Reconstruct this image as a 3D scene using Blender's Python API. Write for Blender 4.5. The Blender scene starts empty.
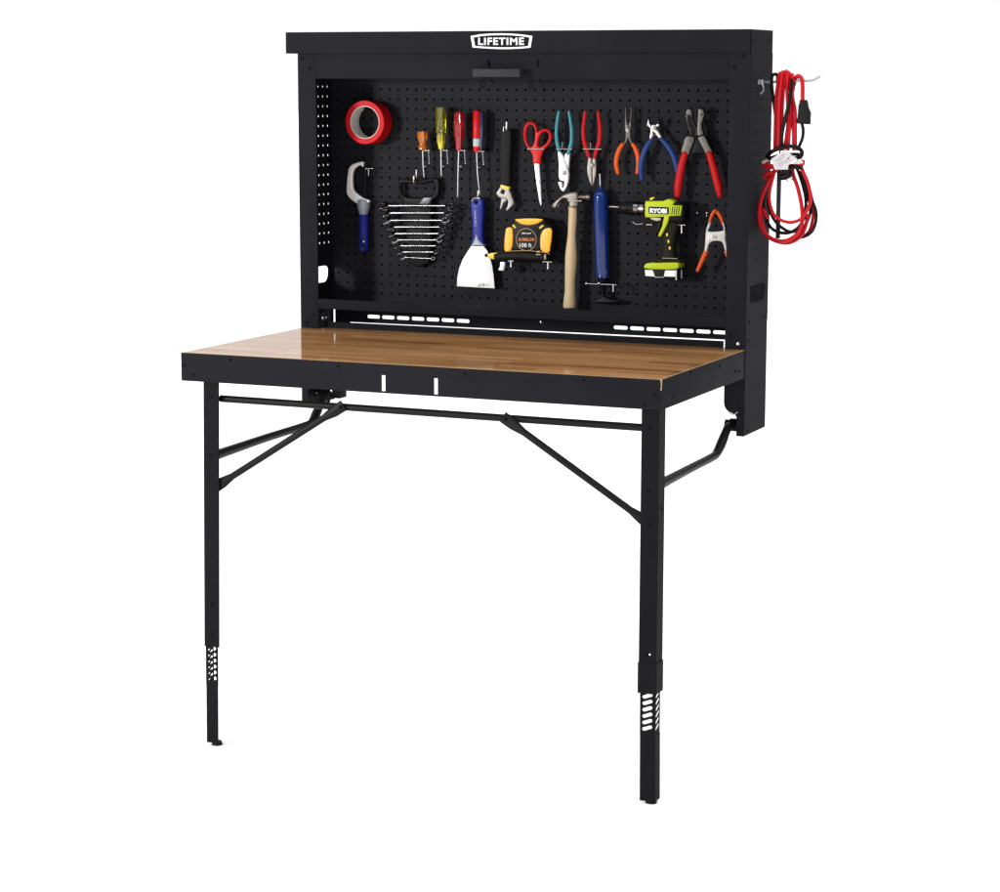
import bpy, bmesh, math, random
from mathutils import Vector, Matrix
random.seed(7)
S = bpy.context.scene
C = S.collection

# ---------------------------------------------------------------- camera
CX, CY, CZ, YAW, PITCH, ROLL, FPX = 2.9533, -5.4271, 0.6698, 0.4116, -0.1595, 0.0015, 2302.2
f = Vector((-math.sin(YAW)*math.cos(PITCH), math.cos(YAW)*math.cos(PITCH), math.sin(PITCH)))
R0 = Vector((math.cos(YAW), math.sin(YAW), 0)); U0 = R0.cross(f)
RR = R0*math.cos(ROLL)+U0*math.sin(ROLL); UU = -R0*math.sin(ROLL)+U0*math.cos(ROLL)
cam_d = bpy.data.cameras.new('camera'); cam = bpy.data.objects.new('camera', cam_d); C.objects.link(cam)
m = Matrix((RR, UU, -f)).transposed().to_4x4(); m.translation = Vector((CX, CY, CZ)); cam.matrix_world = m
cam_d.sensor_width = 36; cam_d.lens = FPX/1000*36; cam_d.clip_start = .05; cam_d.clip_end = 500
S.camera = cam

# ---------------------------------------------------------------- studio light
w = bpy.data.worlds.new('World'); S.world = w; w.use_nodes = True
nt = w.node_tree; nt.nodes.clear()
wo = nt.nodes.new('ShaderNodeOutputWorld'); bg = nt.nodes.new('ShaderNodeBackground')
# white studio backdrop behind the bench, dimmer studio on the camera's side
tc = nt.nodes.new('ShaderNodeTexCoord'); sx = nt.nodes.new('ShaderNodeSeparateXYZ')
mr = nt.nodes.new('ShaderNodeMapRange'); mr.interpolation_type = 'SMOOTHSTEP'
mr.inputs[1].default_value = .78; mr.inputs[2].default_value = .93
WORLD_FRONT, WORLD_BACK, WORLD_TOP = .27, 1.06, 3.3
mr.inputs[3].default_value = WORLD_FRONT; mr.inputs[4].default_value = WORLD_BACK
nt.links.new(tc.outputs['Generated'], sx.inputs[0]); 
dp = nt.nodes.new('ShaderNodeVectorMath'); dp.operation = 'DOT_PRODUCT'; dp.inputs[1].default_value = (-.40, .916, 0)
nt.links.new(tc.outputs['Generated'], dp.inputs[0]); nt.links.new(dp.outputs['Value'], mr.inputs[0])
zc0 = nt.nodes.new('ShaderNodeMath'); zc0.operation = 'MAXIMUM'; zc0.inputs[1].default_value = 0; nt.links.new(sx.outputs['Z'], zc0.inputs[0])
zp = nt.nodes.new('ShaderNodeMath'); zp.operation = 'POWER'; zp.inputs[1].default_value = 2.5; nt.links.new(zc0.outputs[0], zp.inputs[0])
zm = nt.nodes.new('ShaderNodeMath'); zm.operation = 'MULTIPLY_ADD'; zm.inputs[1].default_value = WORLD_TOP; nt.links.new(zp.outputs[0], zm.inputs[0]); nt.links.new(mr.outputs[0], zm.inputs[2])
nt.links.new(zm.outputs[0], bg.inputs['Strength']); bg.inputs['Color'].default_value = (1, 1, 1, 1)
nt.links.new(bg.outputs[0], wo.inputs[0])

def area(name, loc, target, size, power, col=(1, 1, 1)):
    l = bpy.data.lights.new(name, 'AREA'); l.shape = 'SQUARE'; l.size = size; l.energy = power; l.color = col
    o = bpy.data.objects.new(name, l); C.objects.link(o); o.location = loc
    o.rotation_euler = (Vector(target)-Vector(loc)).to_track_quat('-Z', 'Y').to_euler(); return o
area('key_softbox', (-1.9, -4.0, .85), (.65, 0, .35), .6, 145)
S.view_settings.view_transform = 'Standard'; S.view_settings.look = 'None'
S.view_settings.exposure = 0; S.view_settings.gamma = 1
S.render.engine = 'CYCLES'
S.cycles.max_bounces = 8

# ---------------------------------------------------------------- materials
def mat(name, col, rough=.5, metal=0., spec=.5, noise=0., nscale=60, bump=0., bscale=400, coat=0., trans=0., rvar=0.):
    M = bpy.data.materials.new(name); M.use_nodes = True; n = M.node_tree.nodes; L = M.node_tree.links
    b = n['Principled BSDF']; b.inputs['Base Color'].default_value = (*col, 1); b.inputs['Roughness'].default_value = rough
    b.inputs['Metallic'].default_value = metal; b.inputs['Specular IOR Level'].default_value = spec
    b.inputs['Coat Weight'].default_value = coat; b.inputs['Transmission Weight'].default_value = trans
    t = n.new('ShaderNodeTexCoord')
    if noise or rvar:
        no = n.new('ShaderNodeTexNoise'); no.inputs['Scale'].default_value = nscale; no.inputs['Detail'].default_value = 5
        L.new(t.outputs['Object'], no.inputs['Vector'])
    if noise:
        mx = n.new('ShaderNodeMapRange'); mx.inputs[1].default_value = .3; mx.inputs[2].default_value = .7
        mx.inputs[3].default_value = 1-noise; mx.inputs[4].default_value = 1+noise
        mu = n.new('ShaderNodeVectorMath'); mu.operation = 'SCALE'; mu.inputs[0].default_value = col
        L.new(no.outputs['Fac'], mx.inputs[0]); L.new(mx.outputs[0], mu.inputs['Scale']); L.new(mu.outputs[0], b.inputs['Base Color'])
    if rvar:
        mr = n.new('ShaderNodeMapRange'); mr.inputs[1].default_value = .3; mr.inputs[2].default_value = .7
        mr.inputs[3].default_value = max(rough-rvar, .02); mr.inputs[4].default_value = rough+rvar
        L.new(no.outputs['Fac'], mr.inputs[0]); L.new(mr.outputs[0], b.inputs['Roughness'])
    if bump:
        nb = n.new('ShaderNodeTexNoise'); nb.inputs['Scale'].default_value = bscale; nb.inputs['Detail'].default_value = 3
        bp = n.new('ShaderNodeBump'); bp.inputs['Strength'].default_value = bump; bp.inputs['Distance'].default_value = .0006
        L.new(t.outputs['Object'], nb.inputs['Vector']); L.new(nb.outputs['Fac'], bp.inputs['Height']); L.new(bp.outputs[0], b.inputs['Normal'])
    return M

def wood_mat(name, c1, c2, c3, strip, length, rough, spec, axis=0):
    """butcher block: staves along one axis, each with its own tone, grain stretched along it"""
    M = bpy.data.materials.new(name); M.use_nodes = True; n = M.node_tree.nodes; L = M.node_tree.links
    b = n['Principled BSDF']; b.inputs['Specular IOR Level'].default_value = spec
    t = n.new('ShaderNodeTexCoord'); mp = n.new('ShaderNodeMapping'); L.new(t.outputs['Object'], mp.inputs[0])
    if axis == 2: mp.inputs['Rotation'].default_value = (0, math.pi/2, 0)
    br = n.new('ShaderNodeTexBrick'); br.offset = .37; br.offset_frequency = 2; br.squash = 1
    br.inputs['Scale'].default_value = 1; br.inputs['Brick Width'].default_value = length; br.inputs['Row Height'].default_value = strip
    br.inputs['Mortar Size'].default_value = .0; br.inputs['Color1'].default_value = (0, 0, 0, 1); br.inputs['Color2'].default_value = (1, 1, 1, 1)
    L.new(mp.outputs[0], br.inputs['Vector'])
    m2 = n.new('ShaderNodeMapping'); m2.inputs['Scale'].default_value = (3.2, 70, 70); L.new(mp.outputs[0], m2.inputs[0])
    g = n.new('ShaderNodeTexNoise'); g.inputs['Scale'].default_value = 1; g.inputs['Detail'].default_value = 6; g.inputs['Roughness'].default_value = .6
    L.new(m2.outputs[0], g.inputs['Vector'])
    m3 = n.new('ShaderNodeMapping'); m3.inputs['Scale'].default_value = (1.2, 14, 14); L.new(mp.outputs[0], m3.inputs[0])
    g2 = n.new('ShaderNodeTexNoise'); g2.inputs['Scale'].default_value = 1; g2.inputs['Detail'].default_value = 2
    L.new(m3.outputs[0], g2.inputs['Vector'])
    a = n.new('ShaderNodeMath'); a.operation = 'MULTIPLY_ADD'; L.new(g.outputs['Fac'], a.inputs[0]); a.inputs[1].default_value = .55
    a2 = n.new('ShaderNodeMath'); a2.operation = 'MULTIPLY'; L.new(br.outputs['Color'], a2.inputs[0]); a2.inputs[1].default_value = .22
    a3 = n.new('ShaderNodeMath'); a3.operation = 'MULTIPLY_ADD'; L.new(g2.outputs['Fac'], a3.inputs[0]); a3.inputs[1].default_value = .6; L.new(a2.outputs[0], a3.inputs[2])
    L.new(a3.outputs[0], a.inputs[2])
    cr = n.new('ShaderNodeValToRGB'); cr.color_ramp.elements[0].position = .38; cr.color_ramp.elements[0].color = (*c1, 1)
    cr.color_ramp.elements[1].position = .95; cr.color_ramp.elements[1].color = (*c3, 1)
    e = cr.color_ramp.elements.new(.66); e.color = (*c2, 1)
    L.new(a.outputs[0], cr.inputs[0]); L.new(cr.outputs[0], b.inputs['Base Color'])
    sm = n.new('ShaderNodeTexNoise'); sm.inputs['Scale'].default_value = 6; sm.inputs['Detail'].default_value = 7; sm.inputs['Roughness'].default_value = .65
    L.new(t.outputs['Object'], sm.inputs['Vector']); sr = n.new('ShaderNodeMapRange'); sr.inputs[1].default_value = .35; sr.inputs[2].default_value = .7
    sr.inputs[3].default_value = rough*.8; sr.inputs[4].default_value = rough*1.9; L.new(sm.outputs['Fac'], sr.inputs[0]); L.new(sr.outputs[0], b.inputs['Roughness'])
    return M

BLK = mat('black powder coat', (.0118, .0118, .0148), .6, spec=.025, noise=.12, nscale=7, bump=.15, bscale=1500, rvar=.05)
BOARD = mat('black pegboard steel', (.0145, .0145, .0182), .55, spec=.06, noise=.12, nscale=5, bump=.15, bscale=1500)
LEGB = mat('black leg steel', (.0075, .0075, .0084), .6, spec=.04, noise=.1, nscale=9)
TUBEM = mat('black tube steel', (.0065, .0065, .0070), .42, spec=.10, noise=.1, nscale=9)
DARK = mat('dark hole', (.003, .003, .003), .8, spec=.1)
WOOD = wood_mat('table wood', (.110, .044, .014), (.262, .126, .045), (.42, .228, .098), .034, .30, .07, .09)
WEDGE = mat('bare wood edge', (.42, .27, .13), .6)
ASH = wood_mat('hammer handle wood', (.30, .20, .10), (.52, .39, .23), (.64, .50, .31), .2, 2, .5, .3, axis=2)
STEEL = mat('bright steel', (.42, .42, .42), .3, metal=1, noise=.2, nscale=90, rvar=.08)
CHROME = mat('chrome', (.20, .20, .205), .18, metal=1, noise=.08, nscale=150)
WORN = mat('worn steel', (.24, .215, .195), .5, metal=1, noise=.3, nscale=120, rvar=.1)
ZINC = mat('zinc wire', (.7, .7, .72), .25, metal=1)
WHITEM = mat('white painted metal', (.60, .58, .56), .35, noise=.06)
ALU = mat('cast aluminium', (.92, .91, .90), .3, metal=.15, noise=.08, nscale=70)
BLADE = mat('polished blade', (.62, .60, .59), .32, metal=.5, noise=.18, nscale=50)
DWORN = mat('dark worn steel jaw', (.11, .10, .09), .5, metal=.9, noise=.35, nscale=110, rvar=.12)
SATIN = mat('satin steel', (.27, .25, .23), .45, metal=.55, noise=.15, nscale=90)
REDT = mat('red tape', (.55, .006, .010), .5, spec=.15, noise=.06, nscale=60)
REDG = mat('red rubber grip', (.46, .006, .008), .45, spec=.15)
REDP = mat('red plastic', (.55, .008, .008), .35, spec=.2)
REDC = mat('red clear plastic', (.62, .006, .012), .08, spec=.6, coat=.4, trans=.5)
CORE = mat('cardboard core', (.62, .60, .58), .7, noise=.05)
YELC = mat('yellow clear plastic', (.60, .54, .012), .05, spec=.6, coat=.6, trans=.85)
ORGC = mat('orange clear plastic', (.90, .25, .01), .06, spec=.6, coat=.5, trans=.55)
NAVY = mat('navy plastic', (.018, .022, .07), .15, coat=.4)
CLEAR = mat('grey clear plastic', (.45, .50, .55), .12, coat=.4)
TEAL = mat('teal dipped grip', (.01, .19, .24), .38)
ORANGE = mat('orange grip', (.66, .085, .008), .42, spec=.2)
BLUEG = mat('blue dipped grip', (.010, .035, .16), .42, spec=.2)
BLUEP = mat('blue painted plastic', (.010, .017, .21), .36, spec=.2, noise=.05)
PUMPB = mat('blue enamel', (.005, .024, .15), .12, spec=.3, coat=.35)
GREYP = mat('grey plastic', (.26, .30, .34), .4)
BLACKP = mat('black plastic', (.0065, .0065, .0065), .42, spec=.1)
RUBBER = mat('black rubber', (.008, .0075, .0075), .6, spec=.15)
YEL = mat('amber plastic', (.93, .42, .006), .4)
YELB = mat('yellow paint', (.75, .55, .03), .4)
TAN = mat('gold print', (.45, .33, .16), .4)
LIME = mat('lime plastic', (.43, .52, .010), .4, spec=.2)
OLIVE = mat('olive grip rubber', (.014, .0135, .008), .6, spec=.1)
INK_W = mat('white print', (.85, .85, .85), .5)
INK_O = mat('orange print', (.75, .22, .04), .5)
INK_B = mat('pale blue print', (.36, .38, .68), .5)
CABR = mat('red cable jacket', (.46, .005, .012), .45, spec=.15, noise=.08)
CABK = mat('black cable jacket', (.008, .004, .005), .4, spec=.12)
PAPER = mat('paper tag', (.52, .50, .51), .7, noise=.05, nscale=200)
FLOOR = mat('white studio floor', (.92, .92, .92), .8, spec=.1)
BARG = mat('dark grey steel', (.045, .05, .055), .4, metal=.5)

# ---------------------------------------------------------------- helpers
def at(x, y, Y):
    """the point of the vertical plane at depth Y that the picture point (x, y) shows"""
    d = f + RR*((x-500)/FPX) - UU*((y-446)/FPX)
    t = (Y-CY)/d.y
    return Vector((CX, CY, CZ)) + d*t

class Z:
    """zoomed crop: origin and scale"""
    def __init__(s, ox, oy, sc): s.ox, s.oy, s.s = ox, oy, sc
    def px(s, p): return (s.ox+p[0]/s.s, s.oy+p[1]/s.s)
    def P(s, x, y, Y): return at(s.ox+x/s.s, s.oy+y/s.s, Y)
    def L(s, pts, Y): return [s.P(a, b, Y) for a, b in pts]
    def r(s, v): return v/s.s/375.

def catmull(pts, n=6, closed=False):
    out = []; N = len(pts); rng = N if closed else N-1
    for i in range(rng):
        g = (lambda k: pts[k % N]) if closed else (lambda k: pts[min(max(k, 0), N-1)])
        p0, p1, p2, p3 = g(i-1), g(i), g(i+1), g(i+2)
        for k in range(n):
            t = k/n
            out.append(.5*((2*p1)+(p2-p0)*t+(2*p0-5*p1+4*p2-p3)*t*t+(3*p1-p0-3*p2+p3)*t**3))
    if not closed: out.append(pts[-1])
    return out

def poly2(pts, smooth):
    v = [Vector((p.x, p.z, 0)) for p in pts]
    return catmull(v, smooth, True) if smooth else v

class MB:
    def __init__(s): s.bm = bmesh.new()
    def box(s, a, b, bev=0.0):
        r = bmesh.ops.create_cube(s.bm, size=1); vs = r['verts']
        for v in vs: v.co = Vector([a[i]+(v.co[i]+.5)*(b[i]-a[i]) for i in range(3)])
        if bev:
            es = list({e for v in vs for e in v.link_edges}); bmesh.ops.bevel(s.bm, geom=es, offset=bev, segments=2, affect='EDGES', profile=.7)
        return s
    def hexa(s, bot, top, bev=0.0):
        vs = [s.bm.verts.new(p) for p in list(bot)+list(top)]
        fs = [s.bm.faces.new([vs[i] for i in q]) for q in ((3, 2, 1, 0), (4, 5, 6, 7), (0, 1, 5, 4), (1, 2, 6, 5), (2, 3, 7, 6), (3, 0, 4, 7))]
        if bev:
            bmesh.ops.bevel(s.bm, geom=list({e for v in vs for e in v.link_edges}), offset=bev, segments=2, affect='EDGES')
        return s
    def tube(s, pts, rad, seg=12, smooth=0, closed=False, flat=1.0, twist=None):
        pts = [Vector(p) for p in pts]
        if not isinstance(rad, (list, tuple)): rad = [rad]*len(pts)
        if smooth:
            rv = [Vector((r, 0, 0)) for r in rad]
            pts, rad = catmull(pts, smooth, closed), [v.x for v in catmull(rv, smooth, closed)]
        N = len(pts); rings = []; prev = None
        for i, p in enumerate(pts):
            if closed: d = pts[(i+1) % N]-pts[i-1]
            else: d = pts[min(i+1, N-1)]-pts[max(i-1, 0)]
            d.normalize()
            if prev is None:
                up = Vector((0, 1, 0)) if abs(d.y) < .9 else Vector((0, 0, 1))
                a = (up-d*up.dot(d)).normalized()
            else: a = (prev-d*prev.dot(d)).normalized()
            prev = a; b = d.cross(a)
            rings.append([s.bm.verts.new(p+a*(math.cos(2*math.pi*k/seg)*rad[i]*flat)+b*(math.sin(2*math.pi*k/seg)*rad[i])) for k in range(seg)])
        for i in range(N if closed else N-1):
            A, B = rings[i], rings[(i+1) % N]
            for k in range(seg): s.bm.faces.new((A[k], A[(k+1) % seg], B[(k+1) % seg], B[k])).smooth = True
        if not closed:
            s.bm.faces.new(list(reversed(rings[0]))); s.bm.faces.new(rings[-1])
        return s
    def lathe(s, p0, p1, prof, seg=24, flutes=0, fd=0.0, fr=None, cap=True):
        """prof: (t along the axis in metres, radius); flutes press grooves between fr[0] and fr[1]"""
        p0, p1 = Vector(p0), Vector(p1); d = (p1-p0).normalized()
        a = d.orthogonal().normalized(); b = d.cross(a); rings = []
        for t, r in prof:
            ring = []
            for k in range(seg):
                an = 2*math.pi*k/seg; rr = r
                if flutes and fr[0] <= t <= fr[1]: rr = r*(1-fd*(.5+.5*math.cos(flutes*an)))
                ring.append(s.bm.verts.new(p0+d*t+(a*math.cos(an)+b*math.sin(an))*rr))
            rings.append(ring)
        for A, B in zip(rings, rings[1:]):
            for k in range(seg): s.bm.faces.new((A[k], A[(k+1) % seg], B[(k+1) % seg], B[k])).smooth = True
        if cap: s.bm.faces.new(list(reversed(rings[0]))); s.bm.faces.new(rings[-1])
        return s
    def ball(s, c, r, sc=(1, 1, 1)):
        q = bmesh.ops.create_uvsphere(s.bm, u_segments=14, v_segments=8, radius=r)
        for v in q['verts']: v.co = Vector(c)+Vector((v.co.x*sc[0], v.co.y*sc[1], v.co.z*sc[2]))
        for v in q['verts']:
            for fc in v.link_faces: fc.smooth = True
        return s
    def plate(s, outline, Y, th, holes=(), bev=0.0, smooth=0, hsmooth=None, res=2, mapf=None):
        """flat shape in the XZ plane whose front face lies at depth Y and whose thickness th runs backwards"""
        cu = bpy.data.curves.new('tmp', 'CURVE'); cu.dimensions = '2D'; cu.fill_mode = 'BOTH'
        bev = min(bev, th*.49); cu.extrude = th/2-bev; cu.bevel_depth = bev; cu.offset = -bev; cu.bevel_resolution = res
        for i, lp in enumerate([outline]+list(holes)):
            pts = poly2(lp, smooth if i == 0 else (hsmooth if hsmooth is not None else smooth))
            sp = cu.splines.new('POLY'); sp.points.add(len(pts)-1)
            for q, v in zip(sp.points, pts): q.co = (v.x, v.y, 0, 1)
            sp.use_cyclic_u = True
        o = bpy.data.objects.new('tmp', cu); C.objects.link(o)
        dg = bpy.context.evaluated_depsgraph_get(); dg.update()
        me = bpy.data.meshes.new_from_object(o.evaluated_get(dg))
        for v in me.vertices:
            x, y, z = v.co; v.co = (x, Y+th/2-z, y) if mapf is None else mapf(x, y, z)
        n0 = len(s.bm.faces); s.bm.from_mesh(me)
        s.bm.faces.ensure_lookup_table(); fs = s.bm.faces[n0:]
        bmesh.ops.remove_doubles(s.bm, verts=list({v for fc in fs for v in fc.verts}), dist=1e-6)
        bpy.data.objects.remove(o); bpy.data.curves.remove(cu); bpy.data.meshes.remove(me)
        return s
    def perf(s, u0, u1, v0, v1, us, vs, r, mp, th):
        """perforated sheet: mp(u, v, w) maps to space, w = 0 front, th back; us, vs hole centres"""
        ue = [u0]+[us[0]-(us[1]-us[0])/2]+[(a+b)/2 for a, b in zip(us, us[1:])]+[us[-1]+(us[1]-us[0])/2]+[u1]
        ve = [v0]+[vs[0]-(vs[1]-vs[0])/2]+[(a+b)/2 for a, b in zip(vs, vs[1:])]+[vs[-1]+(vs[1]-vs[0])/2]+[v1]
        V = {}
        def vert(u, v, w):
            k = (round(u, 6), round(v, 6), w)
            if k not in V: V[k] = s.bm.verts.new(mp(u, v, w))
            return V[k]
        for i in range(len(ue)-1):
            for j in range(len(ve)-1):
                a, b, c, d = ue[i], ue[i+1], ve[j], ve[j+1]; hole = 1 <= i <= len(us) and 1 <= j <= len(vs)
                um, vm = (a+b)/2, (c+d)/2
                rim = [(b, vm), (b, d), (um, d), (a, d), (a, vm), (a, c), (um, c), (b, c)]
                for wv in (0, th):
                    if hole:
                        cu_, cv_ = us[i-1], vs[j-1]
                        for k in range(8):
                            k2 = (k+1) % 8; q = [(cu_+r*math.cos(kk*math.pi/4), cv_+r*math.sin(kk*math.pi/4)) for kk in (k, k2)]
                            s.bm.faces.new([vert(*rim[k], wv), vert(*rim[k2], wv), vert(*q[1], wv), vert(*q[0], wv)])
                            if wv == 0: s.bm.faces.new([vert(*q[0], 0), vert(*q[1], 0), vert(*q[1], th), vert(*q[0], th)])
                    else: s.bm.faces.new([vert(*p, wv) for p in rim])
        return s
    def text(s, body, p0, p1, p2, th=.0004, bold=.02, spc=1.0):
        """lettering filling the box with bottom-left p0, bottom-right p1, top-left p2, raised by th"""
        cu = bpy.data.curves.new('tmp', 'FONT'); cu.body = body; cu.extrude = .05; cu.offset = bold; cu.resolution_u = 3; cu.space_character = spc
        o = bpy.data.objects.new('tmp', cu); C.objects.link(o)
        dg = bpy.context.evaluated_depsgraph_get(); dg.update(); me = bpy.data.meshes.new_from_object(o.evaluated_get(dg))
        xs = [v.co.x for v in me.vertices]; ys = [v.co.y for v in me.vertices]
        p0, p1, p2 = Vector(p0), Vector(p1), Vector(p2); n = (p1-p0).cross(p2-p0).normalized()
        for v in me.vertices:
            a = (v.co.x-min(xs))/(max(xs)-min(xs)); b = (v.co.y-min(ys))/(max(ys)-min(ys))
            v.co = p0+(p1-p0)*a+(p2-p0)*b+n*(th*(v.co.z/.05*.5+.5))
        s.bm.from_mesh(me); bpy.data.objects.remove(o); bpy.data.curves.remove(cu); bpy.data.meshes.remove(me); return s
    def build(s, name, mt, parent=None, smooth_angle=35, loc=None):
        bmesh.ops.recalc_face_normals(s.bm, faces=s.bm.faces)
        sh = Vector(loc) if loc is not None else (root_loc(parent) if parent else Vector())
        for v in s.bm.verts: v.co -= sh
        me = bpy.data.meshes.new(name); s.bm.to_mesh(me); s.bm.free(); me.materials.append(mt)
        for p in me.polygons: p.use_smooth = True
        me.set_sharp_from_angle(angle=math.radians(smooth_angle))
        o = bpy.data.objects.new(name, me); C.objects.link(o)
        if parent: o.parent = parent
        elif loc is not None: o.location = sh
        return o

def root_loc(o):
    while o.parent: o = o.parent
    return Vector(o.location)
def tag(o, label, cat, group=None):
    o['label'] = label; o['category'] = cat
    if group: o['group'] = group
    return o
def thing(name, label, cat, loc, group=None):
    o = bpy.data.objects.new(name, None); C.objects.link(o); o.location = loc; o.empty_display_size = .05
    return tag(o, label, cat, group)

# ---------------------------------------------------------------- the setting
W, D, T = 1.245, .612, .069        # bench width, table depth, table rim height
ZC, ZT = .726, .7815               # underside and top of the cap
CB = .181                          # cabinet depth
ZB = -.216                         # underside of the cabinet sides
ZFL = -.9915
fl = MB(); fl.box((-60, -30, ZFL-.05), (60, 90, ZFL)); fo = fl.build('floor', FLOOR); fo['kind'] = 'structure'

# ---------------------------------------------------------------- the bench
B = thing('folding_workbench', 'black steel folding wall workbench with pegboard cabinet and brown wood top on two legs', 'workbench', (W/2, 0, ZFL))
def bolt(p, n, r=.0042, h=.0022, parent=B, m_=None, name='screw'):
    p, n = Vector(p), Vector(n).normalized(); b = MB()
    b.lathe(p-n*.001, p+n, [(0, r), (.001+h*.4, r), (.001+h*.85, r*.8), (.001+h, r*.45)], 12)
    return b.build(name, m_ or LEGB, parent)

# cap
b = MB(); b.box((-.033, -.0032, ZC), (W-.0016, CB, ZT), .0004); cap = b.build('top_cap', BLK, B)
# emblem on the cap
ZE = Z(460, 25, 11.765)
def ringpts(k):
    o = [(125, 132), (240, 112), (360, 103), (490, 101), (620, 105), (740, 115), (850, 132), (828, 268), (720, 278), (600, 284), (480, 285), (370, 281), (260, 274), (147, 266)]
    i = [(157, 148), (260, 130), (370, 122), (490, 120), (610, 123), (720, 133), (818, 148), (802, 252), (700, 260), (600, 265), (480, 266), (380, 263), (280, 257), (176, 250)]
    return [ZE.P(a, c, -.0042) for a, c in (o if k else i)]
b = MB(); b.plate(ringpts(1), -.0039, .0006, holes=[ringpts(0)]); em = b.build('emblem', INK_W, cap)
b = MB(); b.text('LIFETIME', ZE.P(216, 236, -.0036), ZE.P(754, 236, -.0036), ZE.P(216, 152, -.0036), .0008, .022, 1.12); b.build('lettering', INK_W, cap)

# front frame
b = MB(); b.box((.0535, .0005, .661), (W-.0535, .02, ZC-.0003), .0003); hd = b.build('header_panel', BLK, B)
def post(side):
    x = lambda v: v if side < 0 else W-v
    b = MB()
    o = [(x(0), ZC-.0003), (x(.053), ZC-.0003), (x(.053), -.133), (x(.0515), -.142), (x(.047), -.150), (x(.040), -.156), (x(.031), -.159), (x(.0225), -.163), (x(.0195), -.170), (x(.0195), ZB), (x(0), ZB)]
    b.plate([Vector((q[0], 0, q[1])) for q in o], 0, .002, bev=.0006)
    xs = sorted((x(.0505), x(.0525))); b.box((xs[0], .002, -.13), (xs[1], .006, .66))
    return b.build('front_post', BLK, B)
pl_, pr_ = post(-1), post(1)
for p in (at(302, 59, 0), at(309.5, 68.5, 0), at(314, 315, 0), at(307, 322.5, 0)): bolt((p.x, 0, p.z), (0, -1, 0), parent=pl_, m_=DARK)
for p in (at(743.5, 56.5, 0), at(734, 67, 0), at(730.5, 335.5, 0)): bolt((p.x, 0, p.z), (0, -1, 0), parent=pr_, m_=DARK)
p = at(738.5, 344, 0); bolt((p.x, 0, p.z), (0, -1, 0), .005, .004, pr_, ZINC, 'latch_bolt')
# shelf at the foot of the pegboard
b = MB(); b.box((.0535, .0005, .0540), (W-.0535, .0025, .0792), .0006); b.box((.0535, .0025, .0775), (W-.0535, .016, .0790)); b.box((.003, .0026, .0545), (W-.003, .1765, .0560)); b.build('bottom_shelf', BLK, B)

# side panels: perforated field, hand hole, plain lower part
vz = [.6395-k*.02625 for k in range(17)][::-1]
vy = [.0585+k*.0262 for k in range(5)]
for side in (-1, 1):
    X0, X1 = (0, .0014) if side < 0 else (W, W-.0014)
    mp = lambda u, v, w_: Vector((X0+(X1-X0)*(w_/.0014), u, v))
    b = MB(); zc1 = vz[0]-.013
    ztop = ZC-.001 if side < 0 else ZT-.0005
    y0 = .0022; b.perf(y0, CB, zc1-.001, ztop, vy, vz, .0032, mp, .0014)
    hole = [(.03, .157), (.138, .157), (.150, .155), (.157, .149), (.158, .140), (.156, .128), (.151, .119), (.143, .114), (.135, .1125), (.045, .1125), (.035, .116), (.03, .124)]
    xa = min(X0, X1)
    b.plate([Vector((y0, 0, zc1-.001)), Vector((CB, 0, zc1-.001)), Vector((CB, 0, ZB)), Vector((y0, 0, ZB))], 0, .0014,
            holes=[[Vector((q[0], 0, q[1])) for q in hole]], mapf=lambda x, y, z: Vector((xa+.0007+z, x, y)))
    sp = b.build('side_panel', BLK, B, 20)
    if side > 0:
        for q in ((753.5, 40.5), (769.3, 40.5), (749.5, 322), (764, 317), (748.5, 341), (748, 431)):
            d = f + RR*((q[0]-500)/FPX) - UU*((q[1]-446)/FPX); t = (W-CX)/d.x; pp = Vector((CX, CY, CZ))+d*t
            bolt(pp, (1, 0, 0), .004, .0016, sp, DARK)
        # edge returns seen where the side closes on the front post
        b = MB(); b.box((W+.0001, .0002, ZB+.001), (W+.0016, .0065, ZC-.004), .0005); b.build('edge_fold', BLK, sp)
    else:
        b = MB(); b.box((.0015, CB-.006, ZB), (.0068, CB-.004, .66)); b.build('edge_fold', BLK, sp)
        for q in ((.03, -.16), (.06, -.175)): bolt((.0014, q[0]+.05, q[1]), (1, 0, 0), .006, .004, sp, ZINC)

# pegboard with real holes, closed behind
us = [.3407+k*.02640 for k in range(-12, 33)]; vs = [.633-k*.02616 for k in range(22)][::-1]
b = MB(); b.perf(.0015, W-.0015, .0560, ZC-.001, us, vs, .0034, lambda u, v, w_: Vector((u, .177+w_, v)), .0012)
pb = b.build('pegboard', BOARD, B, 20)
b = MB(); b.box((.0015, .1875, .0600), (W-.0015, .189, ZC-.001)); b.build('back_sheet', DARK, B)

# slotted rail across the back
def slot(x0, x1, z0, z1):
    r = (z1-z0)/2; zc_ = (z0+z1)/2; o = []
    for k in range(9): a = math.pi/2+math.pi*k/8; o.append(Vector((x0+r+r*math.cos(a), 0, zc_+r*math.sin(a))))
    for k in range(9): a = -math.pi/2+math.pi*k/8; o.append(Vector((x1-r+r*math.cos(a), 0, zc_+r*math.sin(a))))
    return o
hs = [slot(.1133+k*.0447, .1133+k*.0447+.0375, .0150, .0242) for k in range(7)]+[slot(.8324+k*.0453, .8324+k*.0453+.0385, .0172, .0262) for k in range(7)]
b = MB(); b.plate([Vector(q) for q in ((.014, 0, .0592), (W-.014, 0, .0592), (W-.014, 0, -.06), (W-.06, 0, -.06), (W-.06, 0, .0035), (.060, 0, .0018), (.060, 0, -.06), (.014, 0, -.06))], .1715, .0022, holes=hs, bev=.0004)
rl = b.build('slotted_rail', BLK, B)
p = at(541, 322, .17); bolt((p.x, .1715, p.z), (0, -1, 0), .004, .003, rl, ZINC)
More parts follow.
